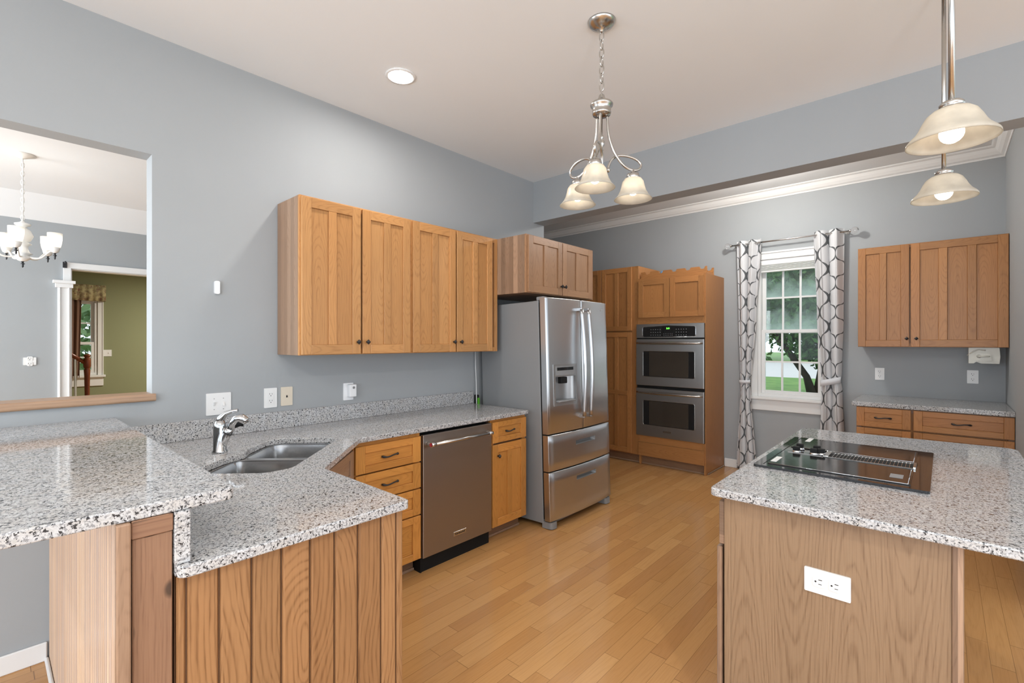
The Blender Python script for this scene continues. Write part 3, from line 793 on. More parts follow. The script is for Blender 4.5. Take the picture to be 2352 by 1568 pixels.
o = MB().box(XW+0.001, XW+0.020, 0.3375, 2.8315, 0.9143, 1.018).build('backsplash', 'granite', None, 0.002, origin=(XW+0.01, 1.6, 0.9143))
tag(o, 'low granite backsplash strip along the grey wall behind the sink counter', 'backsplash')
o = MB().box(XW+0.001, -1.352, 0.3045, 0.337, 0.9143, 1.0403).build('bar_riser', 'granite', None, 0.002, origin=(-2.2, 0.32, 0.9143))
tag(o, 'upright granite strip between the sink counter and the raised bar slab', 'backsplash')
bar = slab('breakfast_bar', rounded([(XW+0.001, -0.10), (-1.3584, -0.10), (-1.3584, 0.437), (XW+0.001, 0.437)], [0, .02, .02, 0]), [], 1.0405, 1.072, ['granite'], None, 0.004, origin=(-2.2, 0.2, 1.0405))
for v in bar.data.vertices: pass
tag(bar, 'raised granite breakfast bar slab on the bare wooden knee wall', 'countertop')
# undermount double sink
t = thing('double_sink', 'stainless double bowl undermount sink set diagonally in the granite corner', 'sink', (*uvp(2.34, 1.0), 0.70))
so = (*uvp(2.34, 1.0), 0.70)
def bowl(name, poly):
    cx = sum(p[0] for p in poly)/len(poly); cy = sum(p[1] for p in poly)/len(poly)
    b = MB(); rows = []
    for sc_, z in ((1.0, 0.878), (0.995, 0.872), (0.975, 0.86), (0.955, 0.80), (0.94, 0.74), (0.90, 0.715), (0.80, 0.705), (0.40, 0.702), (0.06, 0.70)):
        r = []
        for p in poly:
            q = uvp(cx+(p[0]-cx)*sc_, cy+(p[1]-cy)*sc_); r.append((q[0]-so[0], q[1]-so[1], z-so[2]))
        rows.append(r+[r[0]])
    b.grid(rows)
    q = uvp(cx, cy)
    o = b.build(name, 'steel_sink', t)
    MB().lathe([(0.045, 0.004), (0.04, 0.006), (0.03, 0.002), (0.004, 0.002)], (q[0]-so[0], q[1]-so[1], 0.701-so[2]), 20).build('drain', 'chrome', o)
    return o
pr = rounded([(2.362, 0.83), (2.69, 0.83), (2.69, 1.175), (2.362, 1.175)], [.03, .09, .09, .05], 8)
pl = rounded([(1.995, 0.83), (2.325, 0.83), (2.325, 1.185), (1.995, 1.20)], [.12, .04, .05, .14], 8)
bowl('bowl', pr); bowl('bowl', pl)
fl = slab('rim', [(p[0]-so[0], p[1]-so[1]) for p in uvpoly(rounded([(1.94, 0.79), (2.73, 0.79), (2.73, 1.235), (1.94, 1.25)], .1))],
          [[(p[0]-so[0], p[1]-so[1]) for p in uvpoly(q)] for q in (pr, pl)], 0.8765-so[2], 0.8835-so[2], ['steel_sink'], t, 0.002)
# faucet
fx, fy = uvp(2.366, 1.287)
t = thing('faucet', 'chrome single lever pull-out faucet standing behind the corner sink', 'faucet', (fx, fy, 0.914), math.radians(45))
MB().lathe([(0.034, 0), (0.034, 0.006), (0.029, 0.012), (0.0285, 0.115), (0.027, 0.135), (0.02, 0.152), (0.004, 0.158)], (0, 0, 0.0), 28).build('body', 'chrome', t)
b = MB().tube([(0.004, 0, 0.025), (0.02, 0, 0.06), (0.038, 0, 0.092), (0.055, 0, 0.122)], [0.022, 0.021, 0.019, 0.018], 16)
sp = b.build('spout', 'chrome', t)
MB().tube([(0.036, 0, 0.0895), (0.039, 0, 0.095)], 0.0205, 16).build('seal_ring', 'black', sp)
b = MB().tube([(0.05, 0, 0.113), (0.065, 0, 0.142), (0.08, 0, 0.160), (0.10, 0, 0.163), (0.118, 0, 0.150), (0.126, 0, 0.138)], [0.019, 0.021, 0.023, 0.023, 0.021, 0.012], 16)
hd = b.build('spray_head', 'chrome', t)
MB().tube([(0.068, 0, 0.122), (0.09, 0, 0.137), (0.108, 0, 0.135)], [0.009, 0.0145, 0.013], 12).build('spray_face', 'void', hd)
b = MB().tube([(-0.004, 0, 0.135), (0.006, 0, 0.165), (0.028, 0, 0.186), (0.055, 0, 0.196), (0.085, 0, 0.201)], [0.022, 0.018, 0.012, 0.009, 0.007], 14)
b.build('lever', 'chrome', t)

# ================================================================ DISHWASHER
t = thing('dishwasher', 'stainless dishwasher with a towel bar handle between the two amber oak base cabinets', 'dishwasher', (XF, 1.829, 0.0), R90)
W = 0.6215
MB().box(0.012, W-0.012, 0.0, 0.56, 0.0, 0.858).build('tub', 'void', t)
MB().box(0.004, W-0.012, -0.029, -0.002, 0.094, 0.862).build('door_panel', 'steel_dw', t, 0.003, 2)
MB().box(0.004, W-0.012, 0.055, 0.075, 0.0, 0.09).build('kick_plate', 'void', t)
MB().box(0.0, 0.011, -0.005, 0.055, 0.0, 0.862).build('side_gasket', 'void', t)
MB().box(0.0, W, 0.02, 0.06, 0.863, 0.883).build('top_gasket', 'void', t)
h = MB().tube([(0.03, -0.075, 0.805), (W-0.05, -0.075, 0.805)], 0.011, 14).build('handle', 'nickel', t)
for x in (0.03, W-0.05):
    s_ = 1 if x < 0.3 else -1
    MB().tube([(x, -0.075, 0.805), (x+s_*0.035, -0.075, 0.805)], 0.0145, 14).build('handle_cap', 'chrome', h)
    MB().box(x+s_*0.012-0.009, x+s_*0.012+0.009, -0.072, -0.029, 0.796, 0.814).build('handle_post', 'steel_dw', h, 0.003)
MB().tube([(0.0285, -0.075, 0.805), (0.0255, -0.075, 0.805)], 0.0115, 14).build('medallion', 'red', h)
bd = MB().box(0.252, 0.362, -0.032, -0.0285, 0.158, 0.186).build('badge', 'nickel', t, 0.001)
text_mesh('lettering', 'KitchenAid', 0.0195, 'void', bd, (0.307, -0.0325, 0.172))

# ================================================================ REFRIGERATOR
FW = 0.888
t = thing('refrigerator', 'stainless french door refrigerator with a water dispenser and two freezer drawers', 'refrigerator', (-2.222, 2.899, 0.004), R90, rx=math.radians(-1.7))
MB().box(0.006, FW-0.006, 0.075, 0.72, 0.035, 1.765).build('cabinet_body', 'fridge_side', t, 0.006, 2)
MB().box(0.012, FW-0.012, 0.056, 0.075, 0.07, 1.75).build('door_gasket', 'void', t)
BOW = 0.028
def bow(x): return -BOW*(1-((x-FW/2)/(FW/2))**2)
def bowed(name, x0, x1, z0, z1, holes, par):
    xs = sorted(set([x0, x0+0.006, x1-0.006, x1]+[x0+(x1-x0)*i/14 for i in range(15)]+[h[0] for h in holes]+[h[1] for h in holes]))
    zs = sorted(set([z0, z0+0.006, z1-0.006, z1]+[z0+(z1-z0)*i/4 for i in range(5)]+[h[2] for h in holes]+[h[3] for h in holes]))
    def y(x, z):
        e = 0.0
        if x in (x0, x1): e += 0.006
        if z in (z0, z1): e += 0.006
        return bow(x)+min(e, 0.008)
    rows = [[(x, y(x, z), z) for x in xs] for z in zs]
    def sk(i, j):
        xm = (xs[j]+xs[j+1])/2; zm = (zs[i]+zs[i+1])/2
        return any(h[0] < xm < h[1] and h[2] < zm < h[3] for h in holes)
    b = MB().grid(rows, skip=sk)
    yb = 0.055
    b.face([(x0, yb, z0), (x1, yb, z0), (x1, yb, z1), (x0, yb, z1)])
    n = len(xs)
    for r, zz in ((rows[0], z0), (rows[-1], z1)):
        for i in range(n-1): b.face([r[i], r[i+1], (xs[i+1], yb, zz), (xs[i], yb, zz)])
    for c_, xx in ((0, x0), (n-1, x1)):
        for i in range(len(zs)-1): b.face([rows[i][c_], rows[i+1][c_], (xx, yb, zs[i+1]), (xx, yb, zs[i])])
    return b.build(name, 'steel', par)
DX0, DX1, DZ0_, DZ1_ = 0.088, 0.335, 0.965, 1.165
SEAM = FW/2
dl = bowed('left_door', 0.0, SEAM-0.003, 0.727, 1.785, [(DX0, DX1, DZ0_, DZ1_)], t)
dr = bowed('right_door', SEAM+0.003, FW, 0.727, 1.785, [], t)
# dispenser
def bowplate(x0, x1, z0, z1, off, back=0.012, hole=None):
    xs = sorted({x0, x1, *[x0+(x1-x0)*q/6 for q in range(7)], *(hole[:2] if hole else ())}); zs = sorted({z0, z1, *(hole[2:] if hole else ())})
    F = [[(x, bow(x)-off, z) for x in xs] for z in zs]; B = [[(x, bow(x)+back, z) for x in xs] for z in zs]
    def sk(i_, j_):
        if not hole: return False
        xm, zm = (xs[j_]+xs[j_+1])/2, (zs[i_]+zs[i_+1])/2
        return hole[0] < xm < hole[1] and hole[2] < zm < hole[3]
    q = MB().grid(F, skip=sk, sm=False)
    for r in (0, -1):
        for c_ in range(len(xs)-1): q.face([F[r][c_], F[r][c_+1], B[r][c_+1], B[r][c_]])
    for c_ in (0, -1):
        for r in range(len(zs)-1): q.face([F[r][c_], F[r+1][c_], B[r+1][c_], B[r][c_]])
    return q
ds = bowplate(0.066, 0.356, 0.938, 1.262, 0.004, hole=(DX0, DX1, DZ0_, DZ1_)).build('dispenser', 'satin', dl)
b = MB()
pts = [(DX0, bow(DX0)-0.004), (DX0, 0.0), (0.13, 0.035), (0.21, 0.045), (0.29, 0.035), (DX1, 0.0), (DX1, bow(DX1)-0.004)]
b.grid([[(p[0], p[1], DZ0_) for p in pts], [(p[0], p[1], DZ1_) for p in pts]])
b.face([(p[0], p[1], DZ1_) for p in pts]); b.face([(p[0], p[1], DZ0_) for p in pts][::-1])
b.build('recess', 'satin', ds)
MB().box(0.10, 0.325, -0.04, 0.03, 0.966, 0.978).build('drip_tray', 'greyplastic', ds, 0.003)
MB().box(0.16, 0.24, -0.018, 0.02, 1.11, 1.16).build('paddle', 'void', ds, 0.004)
bowplate(0.09, 0.333, 1.176, 1.247, 0.0065, 0.0).build('control_strip', 'greyplastic', ds)
bowplate(0.105, 0.305, 1.214, 1.238, 0.008, 0.0).build('display', 'blkglass', ds)
# handles
for nm, xh, par in (('handle', SEAM-0.05, dl), ('handle', SEAM+0.05, dr)):
    pts = []
    for i in range(21):
        s_ = i/20; z = 0.83+s_*0.875
        pts.append((xh, bow(xh)-0.040-0.022*math.sin(PI*s_), z))
    MB().tube(pts, 0.0165, 14).build(nm, 'steel', par)
    for za, zb in ((0.815, 0.845), (1.69, 1.72)):
        MB().box(xh-0.014, xh+0.014, bow(xh)-0.048, bow(xh)+0.004, za, zb).build('handle_mount', 'steel', par, 0.004)
text_mesh('logo', 'LG', 0.02, 'chrome', dr, (0.80, bow(0.80)-0.0012, 1.72))
MB().lathe([(0.009, -0.0005), (0.009, -0.0015), (0.006, -0.0018)], (0.772, bow(0.77), 1.72), 14, 'y').build('emblem', 'chrome', dr)
for i, (a, c_) in enumerate(((0.442, 0.717), (0.062, 0.433))):
    zt = c_-0.078
    d = bowed('drawer', 0.0, FW, a, c_, [(0.325, 0.615, zt-0.034, zt)], t)
    b = MB(); x0, x1, za, zb = 0.325, 0.615, zt-0.034, zt
    b.face([(x0, bow(x0), za), (x1, bow(x1), za), (x1-0.02, 0.012, za+0.006), (x0+0.02, 0.012, za+0.006)])
    b.face([(x0, bow(x0), zb), (x1, bow(x1), zb), (x1-0.012, 0.012, zb), (x0+0.012, 0.012, zb)])
    b.face([(x0+0.02, 0.012, za+0.006), (x1-0.02, 0.012, za+0.006), (x1-0.012, 0.012, zb), (x0+0.012, 0.012, zb)])
    b.face([(x0, bow(x0), za), (x0+0.02, 0.012, za+0.006), (x0+0.012, 0.012, zb), (x0, bow(x0), zb)])
    b.face([(x1, bow(x1), za), (x1-0.02, 0.012, za+0.006), (x1-0.012, 0.012, zb), (x1, bow(x1), zb)])
    b.build('grip', 'greyplastic', d)
MB().box(0.03, FW-0.03, 0.05, 0.09, 0.02, 0.06).build('base_grille', 'greyplastic', t)
for x in (0.01, FW-0.09):
    MB().prism(rounded([(x, -0.005), (x+0.08, -0.005), (x+0.08, 0.09), (x, 0.09)], [.03, .03, 0, 0]), 'z', 0.002, 0.052).build('foot', 'greyplastic', t, 0.003)
for x in (0.012, FW-0.062):
    MB().box(x, x+0.05, 0.03, 0.10, 1.766, 1.795).build('hinge_cover', 'greyplastic', t, 0.004)

# ---- gap beside the refrigerator: cable and bottle
b = MB().tube([(-3.005, 2.853, 1.36), (-3.004, 2.854, 1.22), (-2.995, 2.853, 1.10), (-2.992, 2.853, 0.98), (-2.99, 2.852, 0.90), (-2.99, 2.852, 0.78)], 0.004, 8)
o = b.build('cord', 'white'); o['label'] = 'white cord hanging in the narrow gap between counter and refrigerator'; o['category'] = 'cord'
t = thing('bottle', 'dark bottle with a bright green side standing in the gap beside the refrigerator', 'bottle', (-3.006, 2.8695, 0.0))
MB().box(-0.021, 0.02, -0.012, 0.012, 0.0, 0.985).build('bottle_body', 'void', t, 0.004)
MB().box(0.0205, 0.028, -0.012, 0.012, 0.90, 0.96).build('label_patch', 'greenpl', t, 0.002)

# ================================================================ TALL CABINETS ON THE WINDOW WALL
t = thing('pantry_cabinet', 'tall oak pantry cabinet behind the refrigerator, left of the oven tower', 'cabinet', (-3.60, 5.205, 0.0))
W = 0.916
MB().box(0, W, 0.019, 0.575, 0.105, 2.341, 'z').build('carcass', 'oak_back', t, 0.001)
b = MB().box(0, 0.04, 0, 0.0185, 0.105, 2.341, 'z').box(W-0.084, W, 0, 0.0185, 0.105, 2.341, 'z').box(0.40, 0.44, 0, 0.0185, 0.105, 2.341, 'z')
b.box(0.04, 0.40, 0, 0.0185, 2.30, 2.341, 'x').box(0.44, W-0.084, 0, 0.0185, 2.30, 2.341, 'x').box(0.04, 0.40, 0, 0.0185, 0.105, 0.13, 'x').box(0.44, W-0.084, 0, 0.0185, 0.105, 0.13, 'x')
b.build('face_frame', 'oak_back', t, 0.001)
MB().box(0, W, 0.06, 0.075, 0, 0.104, 'x').build('toe_kick', 'oak_dark', t)
MB().box(0, W, 0.045, 0.0595, 0, 0.018, 'x').build('shoe_moulding', 'oak_side', t, 0.005, 2)
for a, c_ in ((0.01, 0.418), (0.426, 0.834)):
    door(t, a, c_, 1.573, 2.336, 'oak_back'); door(t, a, c_, 0.118, 1.557, 'oak_back', midrail=0.83)
t = thing('oven_cabinet', 'tall oak cabinet housing the double oven, bare right side facing the window', 'cabinet', (-2.6835, 5.205, 0.0))
W = 0.786
b = MB().box(0, 0.018, 0.019, 0.575, 0.0, 2.185, 'z').box(W-0.018, W, 0.0, 0.575, 0.0, 2.185, 'z').box(0.018, W-0.018, 0.019, 0.575, 1.70, 2.184, 'z').box(0.018, W-0.018, 0.019, 0.575, 0.11, 0.335, 'z')
b.build('carcass', 'oak_back', t, 0.001)
b = MB().box(0, 0.02, 0, 0.0185, 0.105, 2.185, 'z').box(W-0.0375, W-0.0185, 0, 0.0185, 0.105, 2.185, 'z')
b.box(0.02, W-0.0375, 0, 0.0185, 2.14, 2.185, 'x').box(0.02, W-0.0375, 0, 0.0185, 1.648, 1.735, 'x').box(0.02, W-0.0375, 0, 0.0185, 0.105, 0.345, 'x')
b.build('face_frame', 'oak_back', t, 0.001)
MB().box(0.0, W-0.0185, 0.06, 0.075, 0, 0.104, 'x').build('toe_kick', 'oak_dark', t)
MB().box(0.0, W, 0.045, 0.0595, 0, 0.018, 'x').box(W, W+0.013, 0.045, 0.57, 0, 0.018, 'y').build('shoe_moulding', 'oak_side', t, 0.005, 2)
for a, c_ in ((0.006, 0.384), (0.390, 0.772)): door(t, a, c_, 1.722, 2.163, 'oak_back', 1, 0.062, 0.062)
MB().box(0.006, 0.772, -0.02, 0, 0.110, 0.266, 'x').build('drawer', 'oak_back', t, 0.003, 2)
# built-in double oven
t = thing('double_oven', 'stainless built-in double oven with black glass doors and a green clock', 'oven', (-2.694, 5.2035, 0.35))
W = 0.789
MB().box(0.05, W-0.055, 0.001, 0.50, 0.0, 1.28).build('oven_body', 'void', t)
MB().box(0, W, -0.014, -0.001, -0.004, 1.295).build('trim_frame', 'void', t)
cp = MB().box(0, W, -0.03, -0.0145, 1.137, 1.297).build('control_panel', 'steel_oven', t, 0.002)
pp = rounded([(0.083, 1.150), (0.696, 1.150), (0.696, 1.262), (0.39, 1.276), (0.083, 1.262)], [.02, .02, .02, .3, .02])
MB().prism([(p[0], p[1]) for p in pp], 'y', -0.0325, -0.0305).build('display_glass', 'blkglass', cp)
bz = MB()
for pth in ([(0.083, 1.155), (0.079, 1.17), (0.079, 1.245), (0.083, 1.26)], [(0.696, 1.155), (0.70, 1.17), (0.70, 1.245), (0.696, 1.26)], [(0.09, 1.149), (0.69, 1.149)]):
    bz.tube([(p[0], -0.032, p[1]) for p in pth], 0.0025, 6)
bz.build('bezel', 'chrome', cp)
text_mesh('clock_digits', '5:01', 0.026, 'led', cp, (0.39, -0.0332, 1.243))
for gx in (0.18, 0.48):
    for i in range(5):
        for j in range(3): MB().box(gx+i*0.028, gx+i*0.028+0.009, -0.0332, -0.0324, 1.165+j*0.032, 1.172+j*0.032).build('key', 'greyplastic', cp)
for i in range(6):
    for j in range(2): MB().box(0.335+i*0.02, 0.341+i*0.02, -0.0332, -0.0324, 1.163+j*0.02, 1.168+j*0.02).build('key', 'greyplastic', cp)
for z0, z1, gz0, gz1, hz in ((0.586, 1.124, 0.690, 0.984, 1.078), (0.0, 0.553, 0.130, 0.415, 0.505)):
    dd = MB().box(0, W, -0.036, -0.0145, z0, z1).build('oven_door', 'steel_oven', t, 0.004, 2)
    wp = rounded([(0.089, gz0), (0.691, gz0), (0.691, gz1), (0.089, gz1)], .018)
    MB().prism(wp, 'y', -0.0385, -0.0365).build('door_window', 'blkglass', dd)
    MB().prism(rounded([(0.165, gz0+0.008), (0.625, gz0+0.008), (0.625, gz1-0.008), (0.165, gz1-0.008)], .01), 'y', -0.0392, -0.0387).build('inner_glass', 'ovenglass', dd)
    lp = [(p[0], -0.038, p[1]) for p in wp]
    MB().tube(lp, 0.0025, 6, closed=True).build('window_bezel', 'nickel', dd)
    pts = [(0.012+0.765*i/20, -0.036-0.055*math.sin(PI*i/20)**0.5, hz) for i in range(21)]
    MB().tube(pts, [0.011+0.004*math.sin(PI*i/20) for i in range(21)], 12).build('handle', 'nickel', dd)
bd = MB().box(0.33, 0.43, -0.0385, -0.0365, 0.062, 0.085).build('badge', 'nickel', dd, 0.001)
# notched rack boards on top
def notched(L, h, y, th, n, x0):
    poly = [(x0, 0), (x0+L, 0)]
    top = []
    for i in range(n):
        c_ = x0+0.085+i*0.158
        top.append((c_-0.036, h))
        for q in range(9): top.append((c_-0.028*math.cos(PI*q/8), h-0.004-0.026*math.sin(PI*q/8)))
        top.append((c_+0.036, h))
    poly = [(x0, 0), (x0+L, 0), (x0+L, h)]+[p for p in top if p[0] < x0+L][::-1]+[(x0, h)]
    return MB().prism(poly, 'y', y, y+th, 'x')
t = thing('wine_rack', 'loose oak boards with scooped notches lying on top of the oven cabinet', 'rack', (-2.66, 5.225, 2.1855))
notched(0.765, 0.075, 0.0, 0.018, 5, 0.0).build('rack_board', 'oak_back', t)
notched(0.765, 0.088, 0.26, 0.018, 5, -0.02).build('rack_board', 'oak_back', t)
MB().box(0.02, 0.04, 0.0185, 0.2595, 0.0, 0.03, 'y').build('rack_rail', 'oak_back', t)
MB().box(0.72, 0.74, 0.0185, 0.2595, 0.0, 0.03, 'y').build('rack_rail', 'oak_back', t)
t = thing('clip', 'tiny blue clip behind the notched rack boards on the oven cabinet', 'clip', (-2.45, 5.30, 2.186))
MB().tube([(0, 0, 0.0), (0.004, 0, 0.055), (0.018, 0, 0.082)], [0.012, 0.01, 0.006], 8).build('clip_body', 'blue', t)

# ---- right-hand wall and base cabinet in the nook
t = thing('wall_cabinet', 'wide oak wall cabinet with unequal doors right of the window', 'cabinet', (-0.594, 5.472, 1.397))
W = 0.980
carcass(t, W, 0.308, 0.0, 0.910, 'oak_back', 'oak_back', 0.0)
d = door(t, 0.003, 0.368, 0.003, 0.903, 'oak_back'); knob(d, 0.352, 0.075, -0.02)
d = door(t, 0.379, 0.976, 0.003, 0.903, 'oak_back', 3, 0.06, 0.06, 0.055); knob(d, 0.417, 0.075, -0.02)
t = thing('base_cabinet', 'oak drawer cabinet under the small granite counter right of the window', 'cabinet', (-0.560, 5.06, 0.0))
W = 0.9465
carcass(t, W, 0.715, 0.0, 0.895, 'oak_back', 'oak_dark')
for a, c_ in ((0.002, 0.362), (0.378, 0.944)):
    zz = ((0.725, 0.887), (0.49, 0.712), (0.255, 0.478), (0.11, 0.243))
    for z0, z1 in zz:
        d = door(t, a, c_, z0, z1, 'oak_back', 1, 0.055, 0.045, name='drawer', hmull=True); pull(d, (a+c_)/2, (z0+z1)/2, -0.0112, 0.11)
cb = slab('countertop', rounded([(-0.593, 5.025), (XR-0.002, 5.025), (XR-0.002, YK-0.002), (-0.593, YK-0.002)], [.02, 0, 0, 0]), [], 0.8955, 0.932, ['granite'], None, 0.004, origin=(-0.1, 5.4, 0.8955))
tag(cb, 'small granite counter against the right wall below the wide wall cabinet', 'countertop')
# under-cabinet can opener
t = thing('can_opener', 'ivory under-cabinet can opener hanging below the wide wall cabinet', 'can opener', (0.153, 5.49, 1.265))
pp = rounded([(0.0, 0.0), (0.03, 0.0), (0.045, 0.014), (0.075, 0.0), (0.18, 0.0), (0.185, 0.06), (0.18, 0.130), (0.0, 0.130)], [.004, .004, .01, .01, .004, .01, .004, .004])
MB().prism(pp, 'y', 0.0, 0.13).build('housing', 'ivory', t, 0.003)
MB().prism(rounded([(0.03, 0.022), (0.14, 0.022), (0.125, 0.085), (0.045, 0.085)], .012), 'y', -0.012, -0.0005).build('front_plate', 'ivory', t, 0.003)
MB().tube([(0.06, -0.022, 0.06), (0.09, -0.026, 0.061), (0.125, -0.022, 0.06)], [0.006, 0.008, 0.005], 10).build('lever', 'ivory', t)
MB().lathe([(0.014, -0.012), (0.013, -0.022), (0.004, -0.024)], (0.06, 0, 0.06), 16, 'y').build('cutter_knob', 'ivory2', t)
MB().lathe([(0.012, 0.0), (0.012, -0.005), (0.003, -0.006)], (0.062, 0, 0.012+0.02), 16, 'y').build('emblem', 'ivory2', t)
MB().tube([(-0.008, 0.01, 0.065), (0.03, -0.008, 0.10), (0.06, -0.004, 0.115), (0.10, -0.006, 0.108)], 0.005, 8).build('arm', 'ivory', t)
MB().box(0.02, 0.16, 0.01, 0.12, 0.1305, 0.1322).build('mounting_plate', 'ivory2', t)

# ================================================================ ISLAND
t = thing('island_cabinet', 'kitchen island cabinet with a wide oak veneer end panel', 'cabinet', (-0.28, 2.58, 0.0))
MB().box(-0.30, 0.30, -0.74, 0.76, 0.1, 0.8835, 'z').build('carcass', 'oak_dark', t)
MB().box(-0.25, 0.30, -0.70, 0.74, 0.0, 0.099, 'x').build('toe_kick', 'oak_dark', t)
ep = MB().box(-0.293, 0.296, -0.760, -0.741, 0.0, 0.8835, 'z').build('end_panel', 'oak_island', t)
MB().box(-0.316, -0.2935, -0.762, -0.741, 0.0, 0.8835, 'z').build('corner_stile', 'oak_island', t, 0.001)
MB().box(0.2965, 0.322, -0.765, -0.741, 0.0, 0.8835, 'z').build('corner_stile', 'oak_side', t, 0.002)
t2 = [(-0.735, -0.24), (-0.235, 0.26), (0.265, 0.755)]
for i, (a, c_) in enumerate(t2):
    MB().box(-0.344, -0.324, a, c_, 0.692, 0.852, 'y').build('drawer', 'oak_side', t, 0.003)
    MB().box(-0.352, -0.332, a, c_, 0.105, 0.683, 'z').build('door', 'oak_side', t, 0.003)
MB().box(-0.3235, -0.3005, -0.738, 0.757, 0.105, 0.862, 'z').build('face_frame', 'oak_dark', t)
isl = slab('countertop', rounded([(-0.636, 1.776), (0.272, 1.776), (0.272, 3.44), (-0.645, 3.395)], [.03, .05, .07, .04]), [], 0.8845, 0.914, ['granite'], None, 0.005, origin=(-0.2, 2.6, 0.8845))
tag(isl, 'large granite island counter with the black cooktop set in it', 'countertop')
# cooktop
t = thing('cooktop', 'black glass downdraft cooktop with centre vent and knobs, set in the island granite', 'cooktop', (-0.32, 2.59, 0.9142))
cx0, cx1, cy0, cy1 = -0.285, 0.285, -0.385, 0.395
fr = MB().prism(rounded([(cx0, cy0), (cx1, cy0), (cx1, cy1), (cx0, cy1)], .012), 'z', 0.0, 0.010).build('glass_top', 'blkglass', t, 0.003, 2)
b = MB()
for q in ((cx0+0.032, cx0+0.035, cy0+0.03, cy1-0.03),): b.box(*q, 0.0101, 0.0108)
b.build('frame_seam', 'void', fr)
M['cover'] = simple('dark_gloss_cover', (0.06, 0.057, 0.053), 0.09, 0.75, 0.8)
for y0, y1 in ((cy0+0.045, -0.075), (0.085, cy1-0.055)):
    cv = MB().prism(rounded([(cx0+0.045, y0), (cx1-0.055, y0), (cx1-0.055, y1), (cx0+0.045, y1)], .008), 'z', 0.0105, 0.0135).build('module_cover', 'cover', t, 0.001)
    b = MB()
    b.tube([(cx0+0.05, y0+0.003, 0.0138), (cx1-0.06, y0+0.003, 0.0138)], 0.0012, 6).tube([(cx1-0.062, y0+0.006, 0.0138), (cx1-0.062, y1-0.006, 0.0138)], 0.0012, 6)
    b.build('cover_rim', 'chrome', cv)
vg = MB()
vx0, vx1, vy0, vy1 = -0.085, 0.235, -0.055, 0.065
vg.box(vx0, vx1, vy0, vy0+0.008, 0.0105, 0.0155).box(vx0, vx1, vy1-0.008, vy1, 0.0105, 0.0155).box(vx0, vx0+0.02, vy0+0.008, vy1-0.008, 0.0105, 0.018).box(vx1-0.008, vx1, vy0+0.008, vy1-0.008, 0.0105, 0.019)
for i in range(1, 23):
    x = vx0+0.02+i*(vx1-vx0-0.028)/23; vg.box(x-0.0009, x+0.0009, vy0+0.008, vy1-0.008, 0.0112, 0.0135)
vo = vg.build('vent_grille', 'nickel', t)
MB().box(vx0+0.02, vx1-0.008, vy0+0.008, vy1-0.008, 0.0102, 0.0112).build('vent_well', 'void', vo)
st = MB().prism(rounded([(-0.225, -0.058), (-0.09, -0.058), (-0.09, -0.044), (-0.225, -0.044)], .006), 'z', 0.0105, 0.0145).build('control_strip', 'greyplastic', t)
for x, y in ((-0.195, -0.02), (-0.195, 0.055), (-0.125, -0.02), (-0.125, 0.055), (-0.085-0.02+0.03, -0.005)):
    if x > -0.09: x = -0.098
    k = MB().lathe([(0.019, 0.0105), (0.019, 0.015), (0.016, 0.018), (0.016, 0.020)], (x, y, 0), 18).build('knob', 'chrome', t)
    MB().box(x-0.014, x+0.014, y-0.012, y+0.012, 0.0202, 0.038).build('knob_cap', 'void', k, 0.003, 2)
for x, y in ((-0.238, -0.30), (-0.215, 0.27)):
    MB().box(x, x+0.022, y, y+0.11, 0.0137, 0.0145).build('sticker', 'white', t)
MB().box(0.165, 0.205, -0.265, -0.20, 0.0137, 0.0144).build('sticker', 'greyplastic', t)

# ================================================================ WALL PLATES, DEVICES
def plate(b, w_, h_, th=0.006): b.prism(rounded([(-w_/2, -h_/2), (w_/2, -h_/2), (w_/2, h_/2), (-w_/2, h_/2)], .004), 'y', -th, 0)
def duplex_things(root, mat):
    for z in (-0.022, 0.022):
        r = MB().prism(rounded([(-0.017, z-0.017), (0.017, z-0.017), (0.017, z+0.017), (-0.017, z+0.017)], .010), 'y', -0.0085, -0.0062).build('receptacle', mat, root)
        s_ = MB().box(-0.0085, -0.0062, -0.0093, -0.0086, z-0.001, z+0.009).box(0.0058, 0.0075, -0.0093, -0.0086, z-0.001, z+0.008)
        s_.lathe([(0.0028, -0.0093), (0.0028, -0.0086)], (0, 0, z-0.009), 10, 'y')
        s_.build('slots', 'slot', r)
def outlet(label, loc, rz, mat='white', grp=None, ry=0.0, w_=0.072, h_=0.115):
    t = thing('power_outlet', label, 'outlet', loc, rz, grp)
    b = MB(); plate(b, w_, h_); b.build('cover_plate', mat, t, 0.002)
    duplex_things(t, mat)
    if ry:
        for ch in t.children: ch.rotation_euler = (0, ry, 0)
    return t
outlet('white duplex outlet set sideways in the oak end panel of the island', (-0.278, 1.8198, 0.668), 0, ry=PI/2, w_=0.078, h_=0.126)
outlet('white duplex outlet on the grey wall near the window, left end of the small counter', (-0.457, YK-0.0005, 1.135), 0)
outlet('white duplex outlet under the can opener on the grey wall', (0.187, YK-0.0005, 1.138), 0)
outlet('white double-gang outlet plate on the dining room wall left of the cased opening', (XD+0.0005, 0.254, 1.285), R90, w_=0.075, h_=0.062)
t = thing('power_outlet', 'white rectangular safety outlet on the wall left of the almond plate', 'outlet', (XW+0.0005, 1.166, 1.105), R90)
b = MB(); plate(b, 0.074, 0.118); b.build('cover_plate', 'white', t, 0.002)
r = MB().prism(rounded([(-0.0165, -0.034), (0.0165, -0.034), (0.0165, 0.034), (-0.0165, 0.034)], .003), 'y', -0.0085, -0.0062).build('receptacle', 'white', t)
b = MB()
for z in (-0.02, 0.02): b.box(-0.008, -0.006, -0.0093, -0.0086, z, z+0.009).box(0.006, 0.008, -0.0093, -0.0086, z, z+0.008).lathe([(0.0026, -0.0093), (0.0026, -0.0086)], (0, 0, z-0.007), 10, 'y')
